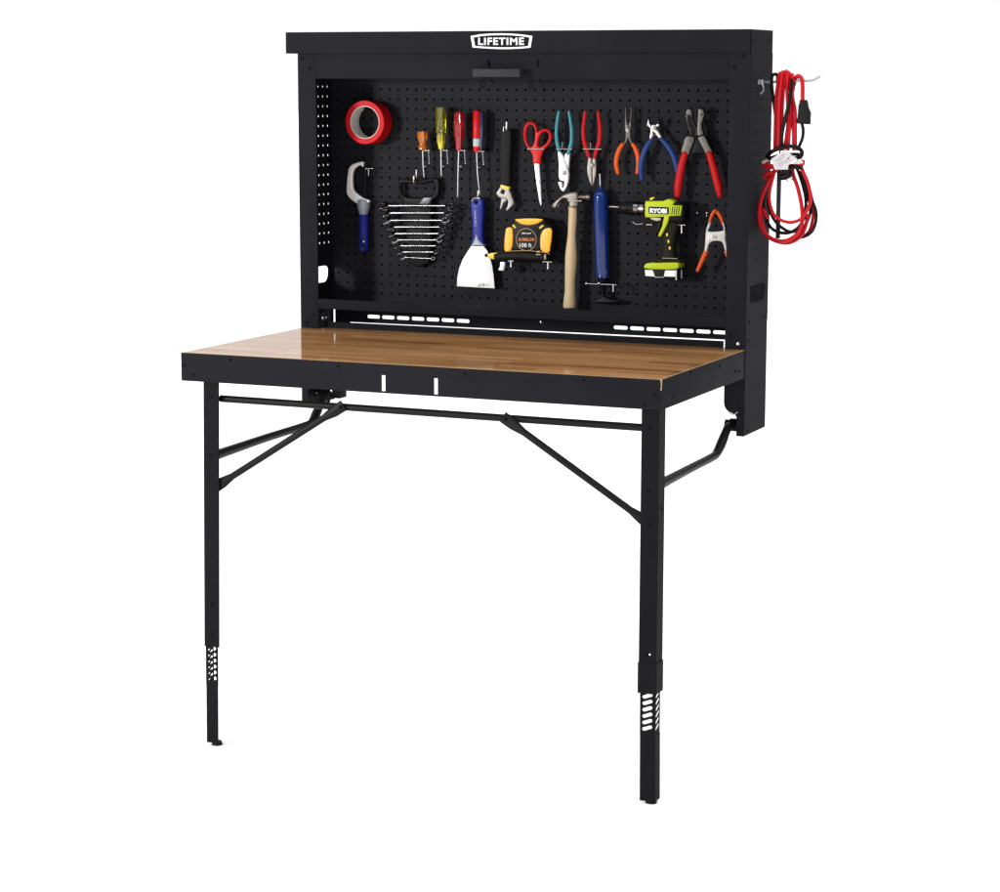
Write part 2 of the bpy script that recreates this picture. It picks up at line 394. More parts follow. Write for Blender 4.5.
# bolts and spring hardware in the lower corner by the left post
b = MB(); b.lathe((.0015, .115, .021), (.03, .115, .021), [(0, .010), (.006, .010), (.007, .006), (.016, .006), (.0165, .0035), (.022, .003)], 6); b.build('hinge_bolt', ZINC, B)
b = MB(); b.box((.0015, .06, .0), (.004, .15, .05)); b.build('hinge_plate', BLK, B)

# handle under the cap
h0, h1 = at(472.5, 69.2, -.036), at(519.5, 77.3, -.036)
b = MB(); b.box((h0.x, -.036, h1.z), (h1.x, -.014, h0.z), .0015)
hn = b.build('lift_handle', mat('handle steel', (.024, .024, .028), .5, spec=.1, noise=.1), B)
for xx in (h0.x+.022, h1.x-.022):
    b = MB(); b.box((xx-.006, -.0145, h1.z+.003), (xx+.006, .001, h0.z-.003), .001); b.build('bracket', BLK, hn)
for x_ in (488.5, 537.5):
    p = at(x_, 63.5, -.001); b = MB(); b.box((p.x-.0016, -.0035, p.z-.009), (p.x+.0016, .0004, p.z+.009), .0005); b.build('slot_cover', DARK, hd)
for x_ in (482.5, 531):      # key rings of black wire and thumb screws hanging under the header
    p = at(x_, 84.5, .01); b = MB(); b.tube([p+Vector((.0055*math.cos(a*math.pi/6), 0, .010*math.sin(a*math.pi/6))) for a in range(12)], .0017, 8, closed=True); b.build('wire_loop', DARK, hd)
    p = at(x_+8, 81.5, .008); b = MB(); b.ball(p, .0038); b.tube([p, p+Vector((.007, 0, -.004))], .003, 8); b.tube([p, p+Vector((0, .006, .01))], .002, 8); b.build('thumb_screw', BLACKP, hd)

# ---------------------------------------------------------------- table
b = MB()
b.plate([Vector(q) for q in ((.002, -D+.0022, 0), (W-.002, -D+.0022, 0), (W-.002, -.001, 0), (W-.0555, -.001, 0), (W-.0555, .029, 0), (.0555, .029, 0), (.0555, -.001, 0), (.002, -.001, 0))], 0, .017) if False else None
def slab(bm_, pts, z0, z1):
    bot = [bm_.verts.new((x, y, z0)) for x, y in pts]; top = [bm_.verts.new((x, y, z1)) for x, y in pts]
    bm_.faces.new(top); bm_.faces.new(list(reversed(bot))); n = len(pts)
    for i in range(n): bm_.faces.new((bot[i], bot[(i+1) % n], top[(i+1) % n], top[i]))
TOPP = [(.0019, -D+.0019), (W-.0019, -D+.0019), (W-.0019, -.001), (W-.0550, -.001), (W-.0550, .029), (.0550, .029), (.0550, -.001), (.0019, -.001)]
slab(b.bm, TOPP, -.018, .0006)
tt = b.build('table_top', WOOD, B, loc=None)
b = MB()      # pale edge band of the panel, showing along the rim and in the open corner
b.box((.0017, -D+.0009, -.012), (W-.0017, -D+.0020, .0009)); b.box((W-.0020, -D+.0009, -.020), (W-.0009, -.002, .0009))
b.box((W-.005, -D+.0006, -.020), (W-.0007, -D+.004, .0005))
b.build('edge_band', WEDGE, tt)
b = MB()
sl = [[Vector((x-.0046, 0, -.0265)), Vector((x+.0046, 0, -.0265)), Vector((x+.0046, 0, -.0640)), Vector((x-.0046, 0, -.0640))] for x in (.5523, .6885)]
b.plate([Vector(q) for q in ((0, 0, 0), (W-.0055, 0, 0), (W-.0030, 0, -.003), (W-.0022, 0, -.022), (W, 0, -.030), (W, 0, -T), (0, 0, -T))], -D-.0011, .002, holes=sl, bev=.0005)
rf = b.build('front_apron', BLK, B)
for side in (-1, 1):
    b = MB(); x0 = 0 if side < 0 else W
    yv = -D+.0009
    prof = [(yv+(.0055 if side > 0 else 0), 0), (-.001, 0), (-.001, -T), (yv, -T), (yv, -.030), (yv+.0022 if side > 0 else yv, -.022)]
    b.plate([Vector((q[0], 0, q[1])) for q in prof], 0, .002, bev=.0004, mapf=lambda x, y, z: Vector((x0-side*.001+z, x, y)))
    ap = b.build('side_apron', BLK, B)
    if side > 0:
        for q in ((691, 372.5), (720, 366), (735.5, 371.5), (739.5, 371.5), (744.6, 364), (674, 396)):
            d = f + RR*((q[0]-500)/FPX) - UU*((q[1]-446)/FPX); t = (W-CX)/d.x; pp = Vector((CX, CY, CZ))+d*t
            bolt((W, pp.y, pp.z), (1, 0, 0), .0042, .0018, ap, DARK)
for q in ((184.5, 365), (193.5, 375), (230.5, 359.8), (338.5, 366.5), (465.5, 373.5), (583.5, 380.5), (654.8, 394.8), (644, 404)):
    p = at(*q, -D); bolt((p.x, -D-.001, p.z), (0, -1, 0), .0042, .0018, rf, DARK)
b = MB(); b.box((.0555, .0292, -T), (1.1795, .0312, .0172), .0006); b.build('rear_lip', BLK, B)
b = MB(); b.box((.06, -.34, -.045), (W-.06, -.31, -.0185)); b.build('under_rail', LEGB, tt)
for x in (.12, W-.16):
    b = MB(); b.box((x, -.30, -.040), (x+.03, .0, -.0185)); b.build('under_rail', LEGB, tt)

# ---------------------------------------------------------------- legs
def angle(bm_, xa, xb, xc, xd, z0, z1, ya, yb, out, th):
    """angle section from z1 (xa..xb) down to z0 (xc..xd): front flange and outer flange"""
    def sec(p, q, z):
        if out < 0: o = [(p, ya), (q, ya), (q, ya+th), (p+th, ya+th), (p+th, yb), (p, yb)]
        else: o = [(p, ya), (q, ya), (q, yb), (q-th, yb), (q-th, ya+th), (p, ya+th)]
        return [bm_.verts.new((x, y, z)) for x, y in o]
    bo, to = sec(xc, xd, z0), sec(xa, xb, z1)
    bm_.faces.new(to); bm_.faces.new(list(reversed(bo)))
    es = []
    for i in range(6):
        fc = bm_.faces.new((bo[i], bo[(i+1) % 6], to[(i+1) % 6], to[i]))
    ed = [e for v in bo for e in v.link_edges if e.other_vert(v) in to]
    bmesh.ops.bevel(bm_, geom=ed, offset=.0009, segments=2, affect='EDGES')
def leg(out, xa, xb, za, xc, xd, zb_, ia, ib, ic, idd, zf):
    y0, y1 = -.6015, -.5575
    b = MB(); angle(b.bm, xa, xb, xc, xd, zb_, za, y0, y1, out, .0025)
    lg = b.build('leg', LEGB, B)
    # inner angle with slanted adjusting slots
    zt = zb_-.0005; n = 6; pit = .0152
    x_at = lambda z: (ia+(ic-ia)*(zt-z)/(zt-zf), ib+(idd-ib)*(zt-z)/(zt-zf))
    b = MB(); xl, xr = x_at(zt)
    wd = xr-xl; m0 = wd*.17
    def slant(x0, x1, k, rise):
        z = zt-.0065-k*pit-.006; h = .0041; o = []
        p, q = Vector((x0, 0, z)), Vector((x1, 0, z+rise)); dd = (q-p).normalized()
        a0 = math.atan2(dd.z, dd.x)
        for j in range(6): a = a0-math.pi/2+math.pi*j/5; o.append(q-dd*h+Vector((math.cos(a), 0, math.sin(a)))*h)
        for j in range(6): a = a0+math.pi/2+math.pi*j/5; o.append(p+dd*h+Vector((math.cos(a), 0, math.sin(a)))*h)
        return o
    zl = zt-.10; yb_ = -.563
    b.plate([Vector((xl, 0, zt+.04)), Vector((xr, 0, zt+.04)), Vector((x_at(zl)[1], 0, zl)), Vector((x_at(zl)[0], 0, zl))], -.598, .0018,
            holes=[slant(xl+m0, xr-m0, k, .0095) for k in range(n)])
    x0 = xl if out < 0 else xr
    b.plate([Vector((-.5962, 0, zt+.04)), Vector((yb_, 0, zt+.04)), Vector((yb_, 0, zl)), Vector((-.5962, 0, zl))], 0, .0018,
            holes=[slant(-.590, yb_-.004, k, .0105) for k in range(n)], mapf=lambda x, y, z: Vector((x0-out*.0009+z, x, y)))
    a0 = x_at(zl)
    angle(b.bm, a0[0], a0[1], ic, idd, zf, zl, -.598, yb_, out, .0018)
    b.build('lower_leg', LEGB, lg)
    xm = (ic+idd)/2
    b = MB(); b.lathe((xm+.004, -.582, zf+.002), (xm+.004, -.582, zf-.02), [(0, .011), (.006, .0130), (zf+.002-ZFL-.0006, .0140), (zf+.002-ZFL-.0002, .010)], 20); b.build('foot', RUBBER, lg)
    return lg
LL = leg(-1, .0555, .0995, -.03, .0432, .0861, -.7345, .0455, .0802, .0425, .0764, -.9835)
LR = leg(1, 1.1940, 1.2364, -.03, 1.1936, 1.2364, -.7258, 1.1968, 1.2335, 1.1985, 1.2365, -.9845)
for q in ((211, 396.5), (210.8, 456), (212, 604.5), (212.3, 634)):
    p = at(*q, -.6); bolt((p.x, -.6015, p.z), (0, -1, 0), .0052, .002, LL, DARK)
for q in ((649.5, 428), (648, 491), (646, 653.5), (645.5, 684), (649.5, 524.5)):
    p = at(*q, -.6); bolt((p.x, -.6015, p.z), (0, -1, 0), .0052, .002, LR, DARK)
p = at(650.5, 654.2, -.6); bolt((p.x, -.6017, p.z), (0, -1, 0), .0028, .003, LR, ZINC, 'adjusting_pin')
for q in (-.655, -.70, -.30): bolt((1.2364, -.575, q), (1, 0, 0), .0045, .002, LR, DARK)
b = MB(); angle(b.bm, 1.1922, 1.2380, 1.1922, 1.2380, -.7275, -.655, -.6032, -.556, 1, .0016); b.build('leg_sleeve', LEGB, LR)

b = MB(); b.tube([(.09, -.579, -.1125), (1.2, -.579, -.1158)], .0088, 16); b.build('cross_bar', TUBEM, B)
def brace(p0, p1, fl0, fl1):
    p0, p1 = Vector(p0), Vector(p1); d = (p1-p0).normalized(); b = MB(); L_ = (p1-p0).length
    b.tube([p0, p0+d*.030, p0+d*.062, p1-d*.062, p1-d*.030, p1], [.0145, .0140, .0084, .0084, .0140, .0145], 14)
    for v in b.bm.verts:      # the ends are pressed flat
        t = (v.co-p0).dot(d); k = min(t, L_-t)
        if k < .065: v.co.y = p0.y+(v.co.y-p0.y)*(.22 if k < .032 else .22+.78*(k-.032)/.033)
    o = b.build('brace', TUBEM, B)
    for p in (p0+d*.008, p1-d*.008): bolt(p+Vector((0, -.002, 0)), (0, -1, 0), .005, .004, o, DARK, 'rivet')
brace(at(214, 488, -.592), at(343.5, 405.5, -.592), 0, 0)
brace(at(503, 417, -.592), at(652, 526, -.592), 0, 0)
for pts in ([(1.208, -.56, -.2575), (1.204, -.30, -.2545), (1.202, -.115, -.2530), (1.202, -.080, -.2480), (1.202, -.045, -.2300), (1.202, -.010, -.2060), (1.202, .010, -.1960), (1.204, .034, -.1945)],
            [(.060, -.56, -.2585), (.060, -.30, -.2515), (.060, -.085, -.2490), (.060, -.055, -.2440), (.060, -.030, -.2250), (.060, -.005, -.2020), (.058, .008, -.1960), (.050, .034, -.1945)]):
    b = MB(); b.tube(pts, [.0125, .0105, .0105, .011, .0125, .011, .0115, .0115], 14, smooth=4); s_ = b.build('support_arm', TUBEM, B)
    x_ = pts[-1][0]; sg = 1 if x_ > .6 else -1
    b = MB(); b.lathe((x_-.016*sg, .030, -.1925), (x_+.038*sg, .030, -.1925), [(0, .013), (.012, .013), (.013, .0165), (.030, .0165), (.031, .009), (.038, .009)], 16); b.build('pivot', LEGB, s_)
# spring clip of the right pivot
b = MB(); p = at(733, 413.5, .0); b.tube([p+Vector((-.012, 0, .001)), p+Vector((0, 0, -.003)), p+Vector((.012, 0, .004))], .0016, 8); b.build('spring_clip', ZINC, B)
b = MB(); b.box((.0068, .06, -.195), (.085, .10, -.150), .003); b.build('hinge_bracket', LEGB, B)
for q in ((316, 392.5), (331.5, 391)):
    p = at(*q, .06); bolt((p.x, .06, p.z), (0, -1, 0), .0045, .003, B, ZINC)

# ---------------------------------------------------------------- tools
YB = .177                          # face of the pegboard
A_, B_, C_, D_, E_, F_, G_, H_, I_, J_ = (Z(340, 90, 14.87), Z(340, 155, 8.5), Z(375, 170, 9.39), Z(400, 90, 8.92), Z(450, 100, 7.76), Z(490, 90, 7.433), Z(450, 190, 8.49), Z(545, 180, 6.86), Z(605, 190, 7.69), Z(600, 90, 7.143))
def back(p, y=YB+.003): return Vector((p.x, y, p.z))

# tape roll: red on a pale core, on its hook
c = A_.P(365, 483, .120); ro, ri, rc = .0580, .0440, .0405
t = thing('tape_roll', 'wide roll of red tape with pale core hanging at upper left of pegboard', 'tape', back(c))
def ring(name, r0, r1, y0, y1, mt, par, bev=.0015):
    b = MB(); prof = [(r0, y0), (r1-bev, y0), (r1, y0+bev), (r1, y1-bev), (r1-bev, y1), (r0, y1)]; seg = 64; rg = []
    for k in range(seg):
        a = 2*math.pi*k/seg; rg.append([b.bm.verts.new((c.x+r*math.cos(a), y, c.z+r*math.sin(a))) for r, y in prof])
    for k in range(seg):
        A, Bq = rg[k], rg[(k+1) % seg]
        for j in range(6): b.bm.faces.new((A[j], A[(j+1) % 6], Bq[(j+1) % 6], Bq[j]))
    return b.build(name, mt, par, 40)
ring('tape', ri, ro, .120, .170, REDT, t); ring('core', rc+.0012, ri-.0002, .1212, .1690, CORE, t, .0003)

# hacksaw
Y = .150; t = thing('mini_hacksaw', 'silver C-shaped hand saw frame with grey collar and blue handle below the red tape roll', 'hand saw', back(B_.P(205, 820, Y)))
b = MB(); o = [(195, 60), (160, 62), (125, 72), (92, 88), (72, 118), (63, 160), (58, 210), (55, 260), (54, 320), (66, 350), (95, 382), (130, 408), (170, 425), (245, 405), (240, 385), (205, 372), (170, 352), (135, 328), (112, 300), (103, 260), (101, 210), (104, 160), (118, 122), (145, 98), (175, 90), (190, 105)]
b.plate(B_.L(o, Y), Y, .012, bev=.003, smooth=2); b.build('frame', ALU, t)
b = MB(); b.plate(B_.L([(190, 100), (220, 100), (222, 385), (186, 385)], Y+.004), Y+.004, .003, bev=.0004); b.build('blade', BLACKP, t)
b = MB(); b.lathe(B_.P(202, 380, Y+.008), B_.P(200, 560, Y+.008), [(0, .014), (.004, .0175), (.018, .0175), (.030, .0145), (.042, .011), (.054, .009)], 20); b.build('collar', GREYP, t)
p0, p1 = B_.P(202, 500, Y+.009), B_.P(208, 825, Y+.009)
b = MB(); L_ = (p1-p0).length; b.lathe(p0, p1, [(0, .0125), (.02, .0142), (L_*.5, .0135), (L_*.8, .0132), (L_*.93, .0130), (L_*.98, .010), (L_, .004)], 24); hd_ = b.build('handle', BLUEP, t)
b = MB(); p = B_.P(202, 768, Y-.0045); b.ball(p, .0045, (1, .4, 1.5)); b.build('hang_hole', BLACKP, hd_)
b = MB(); p = B_.P(200, 737, Y-.005); b.ball(p, .0028, (1.2, .4, .8)); b.build('rivet', ZINC, hd_)

# wrench rack and its nine wrenches
Y = .155; t = thing('wrench_rack', 'black plastic comb rack with handle loop holding the row of wrenches', 'tool rack', back(C_.P(410, 870, Y)))
b = MB()
o = [(218, 110), (224, 86), (260, 88), (330, 92), (400, 98), (470, 90), (540, 76), (580, 84), (600, 110), (602, 170), (592, 240), (560, 275), (535, 300), (525, 500), (512, 870), (310, 870), (290, 500), (262, 300), (240, 262), (224, 200)]
h_ = [(250, 124), (330, 128), (400, 132), (470, 122), (535, 108), (556, 120), (560, 180), (548, 232), (500, 250), (400, 264), (300, 258), (258, 232), (246, 170)]
b.plate(C_.L(o, Y), Y, .014, holes=[C_.L(h_, Y)], bev=.004, smooth=2); rk = b.build('rack_body', BLACKP, t)
ys = [335, 403, 472, 535, 597, 657, 712, 770, 826]
for yy in ys:
    b = MB(); p0, p1 = C_.P(285, yy+12, Y-.004), C_.P(520, yy+12, Y-.004); b.box((p0.x, Y-.012, p1.z-.0032), (p1.x, Y+.001, p0.z), .001); b.build('rack_tooth', BLACKP, rk)
b = MB(); b.plate(C_.L([(455, 262), (530, 258), (505, 322), (415, 322)], Y-.0015), Y-.0016, .002, bev=.0005); b.build('sticker', mat('worn grey sticker', (.06, .06, .062), .35, noise=.4, nscale=200), rk)
b = MB()
Lw, hL, hR = .150, .0145, .0108
def wrench_mesh():
    b = MB(); h = .0022
    b.tube([(-Lw/2+.012, 0, 0), (0, 0, 0), (Lw/2-.010, 0, 0)], [.0034, .0019, .0028], 12, flat=.8)
    o = []; cx_ = -Lw/2
    for k in range(15):       # open jaw
        a = math.radians(195)-math.radians(330)*k/14+math.radians(0)
        o.append(Vector((cx_+hL*math.cos(a), 0, hL*math.sin(a))))
    a = math.radians(195)
    o += [Vector((cx_-hL*.75, 0, -hL*.42)), Vector((cx_+hL*.15, 0, -hL*.50)), Vector((cx_+hL*.42, 0, -.0005)), Vector((cx_+hL*.15, 0, hL*.42)), Vector((cx_-hL*.72, 0, hL*.42))]
    o = []
    for k in range(13):
        a = math.radians(150-300*k/12); o.append(Vector((cx_+hL*math.cos(a), 0, hL*math.sin(a))))
    o += [Vector((cx_-hL*.15, 0, -hL*.42)), Vector((cx_+hL*.25, 0, -hL*.38)), Vector((cx_+hL*.25, 0, hL*.38)), Vector((cx_-hL*.15, 0, hL*.42))]
    b.plate(o, -h, 2*h+.001, bev=.0006)
    ring_ = [Vector((Lw/2+hR*math.cos(k*math.pi/12), 0, hR*math.sin(k*math.pi/12))) for k in range(24)]
    inn = [Vector((Lw/2+hR*(.62 if k % 2 else .54)*math.cos(k*math.pi/12), 0, hR*(.62 if k % 2 else .54)*math.sin(k*math.pi/12))) for k in range(24)]
    b.plate(ring_, -h-.0005, 2*h+.002, holes=[inn], bev=.0005)
    return b
wm = None; xl = [75, 92, 100, 140, 150, 185, 205, 232, 262]; xr = [705, 690, 665, 642, 630, 608, 600, 575, 545]
names = ['topmost and longest', 'second from the top', 'third from the top', 'fourth from the top', 'middle one, fifth from the top', 'sixth from the top', 'seventh from the top', 'second from the bottom, short', 'lowest and shortest']
for i, yy in enumerate(ys):
    p0, p1 = C_.P(xl[i], yy-(6 if i == 8 else 0), Y-.013), C_.P(xr[i], yy+(6 if i == 8 else 0), Y-.013)
    if wm is None:
        o = wrench_mesh().build('combination_wrench', CHROME); wm = o.data
    else:
        o = bpy.data.objects.new('combination_wrench', wm); C.objects.link(o)
    o.location = (p0+p1)/2; k = (p1-p0).length/Lw; o.scale = (k, min(k, 1), min(k, 1))
    dv = (p1-p0); o.rotation_euler = (math.radians(-52+7*(i % 3)), -math.atan2(dv.z, dv.x), 0)
    tag(o, 'chrome combination wrench lying across the black rack, '+names[i], 'wrench', 'wrenches in the black rack')

# screwdrivers
def driver(lab, ztop, zneck, sh, hm, prof, flutes, Y, rs, extra=None, seg=36):
    p0, p1 = ztop, zneck; L_ = (p1-p0).length
    t = thing('screwdriver', lab, 'screwdriver', back(sh[-1]), 'screwdrivers in a row on the pegboard')
    b = MB(); b.lathe(p0, p1, [(a*L_, r) for a, r in prof], seg, flutes, .30, (L_*.06, L_*.62)); hd_ = b.build('handle', hm, t)
    b = MB(); n = len(sh); b.tube(sh, [rs]*(n-1)+[rs*.55], 12); b.build('shaft', STEEL, t)
    return t, hd_
YS = .142
driver('stubby screwdriver with amber orange handle, leftmost in the row', D_.P(200, 368, YS), D_.P(203, 542, YS), D_.L([(203, 535), (207, 680), (214, 765), (216, 782)], YS), ORGC,
       [(0, .006), (.03, .0125), (.12, .0142), (.35, .0140), (.52, .0105), (.66, .0092), (.80, .0112), (.93, .0115), (1, .006)], 6, YS, .0019)
ty, hy = driver('screwdriver with long clear yellow fluted handle, between orange and red ones', D_.P(364, 150, YS), D_.P(367, 535, YS), D_.L([(367, 528), (368, 680), (369, 750), (369, 770)], YS), YELC,
       [(0, .009), (.02, .0135), (.3, .0138), (.58, .0138), (.64, .011), (.70, .0095), (.76, .0100), (.86, .0085), (.95, .0062), (1, .005)], 6, YS, .0022)
q0, q1 = D_.P(365, 392, YS), D_.P(367, 528, YS); L_ = (q1-q0).length; b = MB()
b.lathe(q0, q1, [(0, .0112), (L_*.3, .0108), (L_*.5, .0114), (L_*.7, .0090), (L_, .0064)], 36, 6, .25, (0, L_*.6)); b.build('collar', mat('bright yellow plastic', (.62, .55, .02), .12, coat=.6), hy)
driver('screwdriver with solid translucent red handle, third in the row', D_.P(529, 195, YS), D_.P(526, 545, YS), [D_.P(525, 538, YS), D_.P(520, 700, YS), E_.P(62, 620, YS), E_.P(60, 745, YS), E_.P(59, 757, YS)], REDC,
       [(0, .006), (.02, .0105), (.10, .0138), (.3, .0138), (.60, .0136), (.72, .0105), (.80, .0088), (.92, .0094), (1, .006)], 6, YS, .0021)
p0, p1 = D_.P(690, 180, YS), D_.P(686, 555, YS)
t, hd_ = driver('screwdriver with red and navy two-colour handle, rightmost in the row', p0, p1, [D_.P(685, 548, YS), D_.P(692, 740, YS), D_.P(704, 860, YS), E_.P(231, 735, YS)], REDP,
       [(0, .005), (.02, .0085), (.05, .0105), (.14, .0105), (.15, .0112), (.60, .0112), (.68, .0100), (.85, .0100), (.90, .0092), (.97, .0092), (1, .006)], 0, YS, .0021)
b = MB(); q0, q1 = D_.P(722, 192, YS+.004), D_.P(720, 545, YS+.004); L_ = (q1-q0).length
b.lathe(q0, q1, [(0, .005), (.004, .0085), (.35*L_, .0092), (.6*L_, .0088), (.85*L_, .006), (L_, .004)], 24); b.build('handle_side', NAVY, hd_)
b = MB(); d = (p1-p0).normalized(); b.lathe(p0+d*(p1-p0).length*.68, p1, [(0, .0106), (.020, .0106)], 24); b.build('band', CLEAR, hd_)

# adjustable wrench
Y = .148; t = thing('adjustable_wrench', 'steel adjustable wrench with long black grip and yellow band hanging head down', 'wrench', back(E_.P(430, 860, Y)))
b = MB(); b.plate(E_.L([(388, 250), (400, 238), (462, 234), (474, 250), (472, 350), (464, 500), (458, 668), (392, 668), (382, 600), (380, 450), (384, 330)], Y), Y, .016, bev=.0055, smooth=3); b.build('grip', RUBBER, t)
b = MB(); b.plate(E_.L([(395, 655), (460, 675), (455, 700), (388, 680)], Y), Y-.001, .014, bev=.002); b.build('band', YELB, t)
b = MB(); b.plate(E_.L([(388, 678), (372, 700), (357, 727), (372, 748), (400, 768), (412, 764), (440, 768), (452, 790), (444, 830), (432, 852), (440, 862), (466, 838), (488, 815), (492, 790), (478, 755), (468, 720), (455, 695)], Y), Y, .012,
            holes=[E_.L([(402, 694), (428, 704), (417, 736), (390, 722)], Y)], bev=.0012); b.build('head', SATIN, t)
b = MB(); b.plate(E_.L([(398, 768), (385, 845), (392, 852), (404, 825), (412, 800), (432, 790), (438, 772), (420, 762)], Y), Y+.001, .009, bev=.001); b.build('lower_jaw', SATIN, t)
b = MB(); b.lathe(E_.P(398, 706, Y+.004), E_.P(415, 726, Y+.004), [(k*.0012, .0042 if k % 2 else .0033) for k in range(8)], 14); b.build('thumbwheel', DWORN, t)

# scissors
Y = .145; t = thing('scissors', 'red-handled scissors hanging point down', 'scissors', back(F_.P(375, 865, Y)))
b = MB()
o = [(245, 320), (250, 275), (270, 246), (300, 236), (330, 248), (345, 280), (352, 312), (380, 294), (415, 288), (442, 305), (456, 335), (450, 380), (428, 415), (398, 445), (382, 480), (374, 515), (368, 548), (320, 548), (316, 510), (308, 475), (286, 440), (262, 405), (248, 365)]
b.plate(F_.L(o, Y), Y, .012, holes=[F_.L([(265, 330), (270, 285), (292, 260), (318, 266), (330, 300), (330, 350), (322, 400), (303, 424), (282, 408), (268, 372)], Y), F_.L([(362, 360), (378, 325), (405, 310), (430, 322), (434, 355), (420, 388), (395, 412), (366, 426), (354, 405)], Y)], bev=.004, smooth=3); b.build('handle', REDP, t)
b = MB(); b.plate(F_.L([(328, 546), (368, 546), (374, 640), (380, 760), (384, 850), (376, 866), (364, 820), (345, 700)], Y+.003), Y+.003, .003, bev=.001); b.build('blade', STEEL, t)
b = MB(); b.plate(F_.L([(336, 546), (366, 546), (376, 760), (378, 860), (356, 760)], Y+.0065), Y+.0065, .0025, bev=.0006); b.build('blade', STEEL, t)

def pliers(lab, Zz, Y, left, right, rads, hm, metal, mm=STEEL, pivot=None, name='pliers', flat=.8, th=.010, cat='pliers', low=None, extra=None):
    t = thing(name, lab, cat, back(Zz.P(*low, Y)), 'pliers hanging in a row')
    for h in (left, right):
        b = MB(); rr = [Zz.r(v) for v in rads]; b.tube(Zz.L(h, Y+th*.4), rr, 14, smooth=4, flat=flat)
        b.ball(Zz.P(*h[0], Y+th*.4), rr[0], (1, flat, 1)); b.ball(Zz.P(*h[-1], Y+th*.4), rr[-1], (1, flat, 1)); b.build('grip', hm, t)
    for k, (o, hl) in enumerate(metal):
        b = MB(); yk = Y+(.002 if k else 0); b.plate(Zz.L(o, yk), yk, th, holes=[Zz.L(q, yk) for q in hl], bev=.0022, smooth=2); b.build('jaw', mm, t)
    if pivot:
        p = Zz.P(*pivot[:2], Y-.0005); b = MB(); b.lathe(p+Vector((0, .002, 0)), p+Vector((0, -.01, 0)), [(0, Zz.r(pivot[2] if len(pivot) > 2 else 16)), (.003, Zz.r(15)), (.0035, Zz.r(10))], 16); b.build('pivot', WORN, t)
    return t
def PV(Zz, x, y): return (x, y)
# slip-joint pliers, teal
t = pliers('slip-joint pliers with teal grips and bright jaws pointing down', F_, .145, [(512, 162), (502, 220), (494, 300), (498, 380), (512, 440), (524, 478)], [(587, 162), (597, 220), (607, 300), (606, 380), (592, 440), (578, 478)],
           [10, 13, 14, 15, 16, 12], TEAL, [([(503, 462), (528, 466), (548, 500), (572, 560), (585, 610), (584, 660), (572, 715), (556, 745), (543, 758), (525, 744), (512, 715), (504, 685), (530, 684), (538, 700), (536, 724), (546, 722), (550, 700), (548, 680), (520, 674), (508, 640), (510, 560)], []),
                                            ([(592, 462), (566, 466), (548, 505), (560, 560), (580, 600), (588, 540)], [])], BLADE, None, low=(543, 758))
p = F_.P(549, 616, .1445); b = MB(); b.lathe(p+Vector((0, .003, 0)), p+Vector((0, -.01, 0)), [(0, F_.r(19)), (.0045, F_.r(18)), (.005, F_.r(12))], 6); b.build('pivot_nut', WORN, t)
# combination pliers, red
t = pliers('combination pliers with red dipped grips beside the teal pair, worn jaws pointing down', F_, .145, [(707, 165), (700, 230), (693, 300), (700, 380), (718, 440), (735, 505)], [(803, 165), (812, 230), (818, 300), (812, 380), (795, 440), (775, 505)],
           [11, 14, 15, 16, 16, 11], REDG, [([(732, 500), (755, 512), (757, 560), (757, 712), (745, 700), (728, 650), (719, 600), (722, 550)], []), ([(782, 500), (760, 512), (759, 560), (759, 710), (770, 700), (783, 650), (790, 600), (788, 550)], [])], WORN, (756, 560, 12), low=(755, 712))
# needle nose
t = pliers('small long-nose pliers with orange grips, thin jaws pointing up', J_, .147, [(160, 390), (138, 425), (120, 480), (116, 540), (128, 592)], [(235, 390), (256, 425), (272, 480), (274, 540), (266, 590)],
           [13, 16, 17, 16, 13], ORANGE, [([(178, 125), (186, 125), (191, 220), (205, 262), (218, 310), (218, 345), (232, 385), (218, 390), (200, 340), (188, 310), (176, 280), (176, 220)], []), ([(226, 125), (218, 125), (212, 220), (194, 262), (180, 310), (182, 345), (168, 385), (180, 390), (202, 340), (212, 310), (222, 280), (222, 220)], [])], DWORN, (198, 290, 13), low=(130, 592), th=.007)
# diagonal cutters
t = pliers('diagonal cutters with long dark blue grips and bright head', J_, .143, [(372, 352), (338, 395), (308, 470), (292, 550), (298, 635)], [(432, 345), (475, 390), (520, 460), (545, 535), (556, 604)],
           [14, 19, 21, 21, 15], BLUEG, [([(352, 200), (346, 235), (352, 255), (372, 272), (398, 280), (418, 300), (440, 342), (424, 352), (400, 318), (382, 300), (362, 275), (350, 250), (345, 225)], []), ([(416, 195), (422, 235), (418, 258), (392, 275), (376, 300), (378, 320), (368, 352), (352, 350), (358, 310), (360, 275), (372, 250), (400, 250), (410, 230)], [])], BLADE, (388, 272, 12), low=(298, 640), th=.009)
for o in ([(351, 192), (345, 232), (350, 248), (364, 244), (356, 222)], [(417, 188), (423, 232), (418, 246), (402, 244), (412, 220)]):
    b = MB(); b.plate(J_.L(o, .1415), .1415, .008, bev=.0012); b.build('jaw_tip', BLACKP, t)
for q0, q1 in (((372, 336), (362, 368)), ((428, 332), (440, 362))):
    b = MB(); b.tube(J_.L([q0, q1], .146), .0031, 12); b.build('grip_collar', REDG, t)
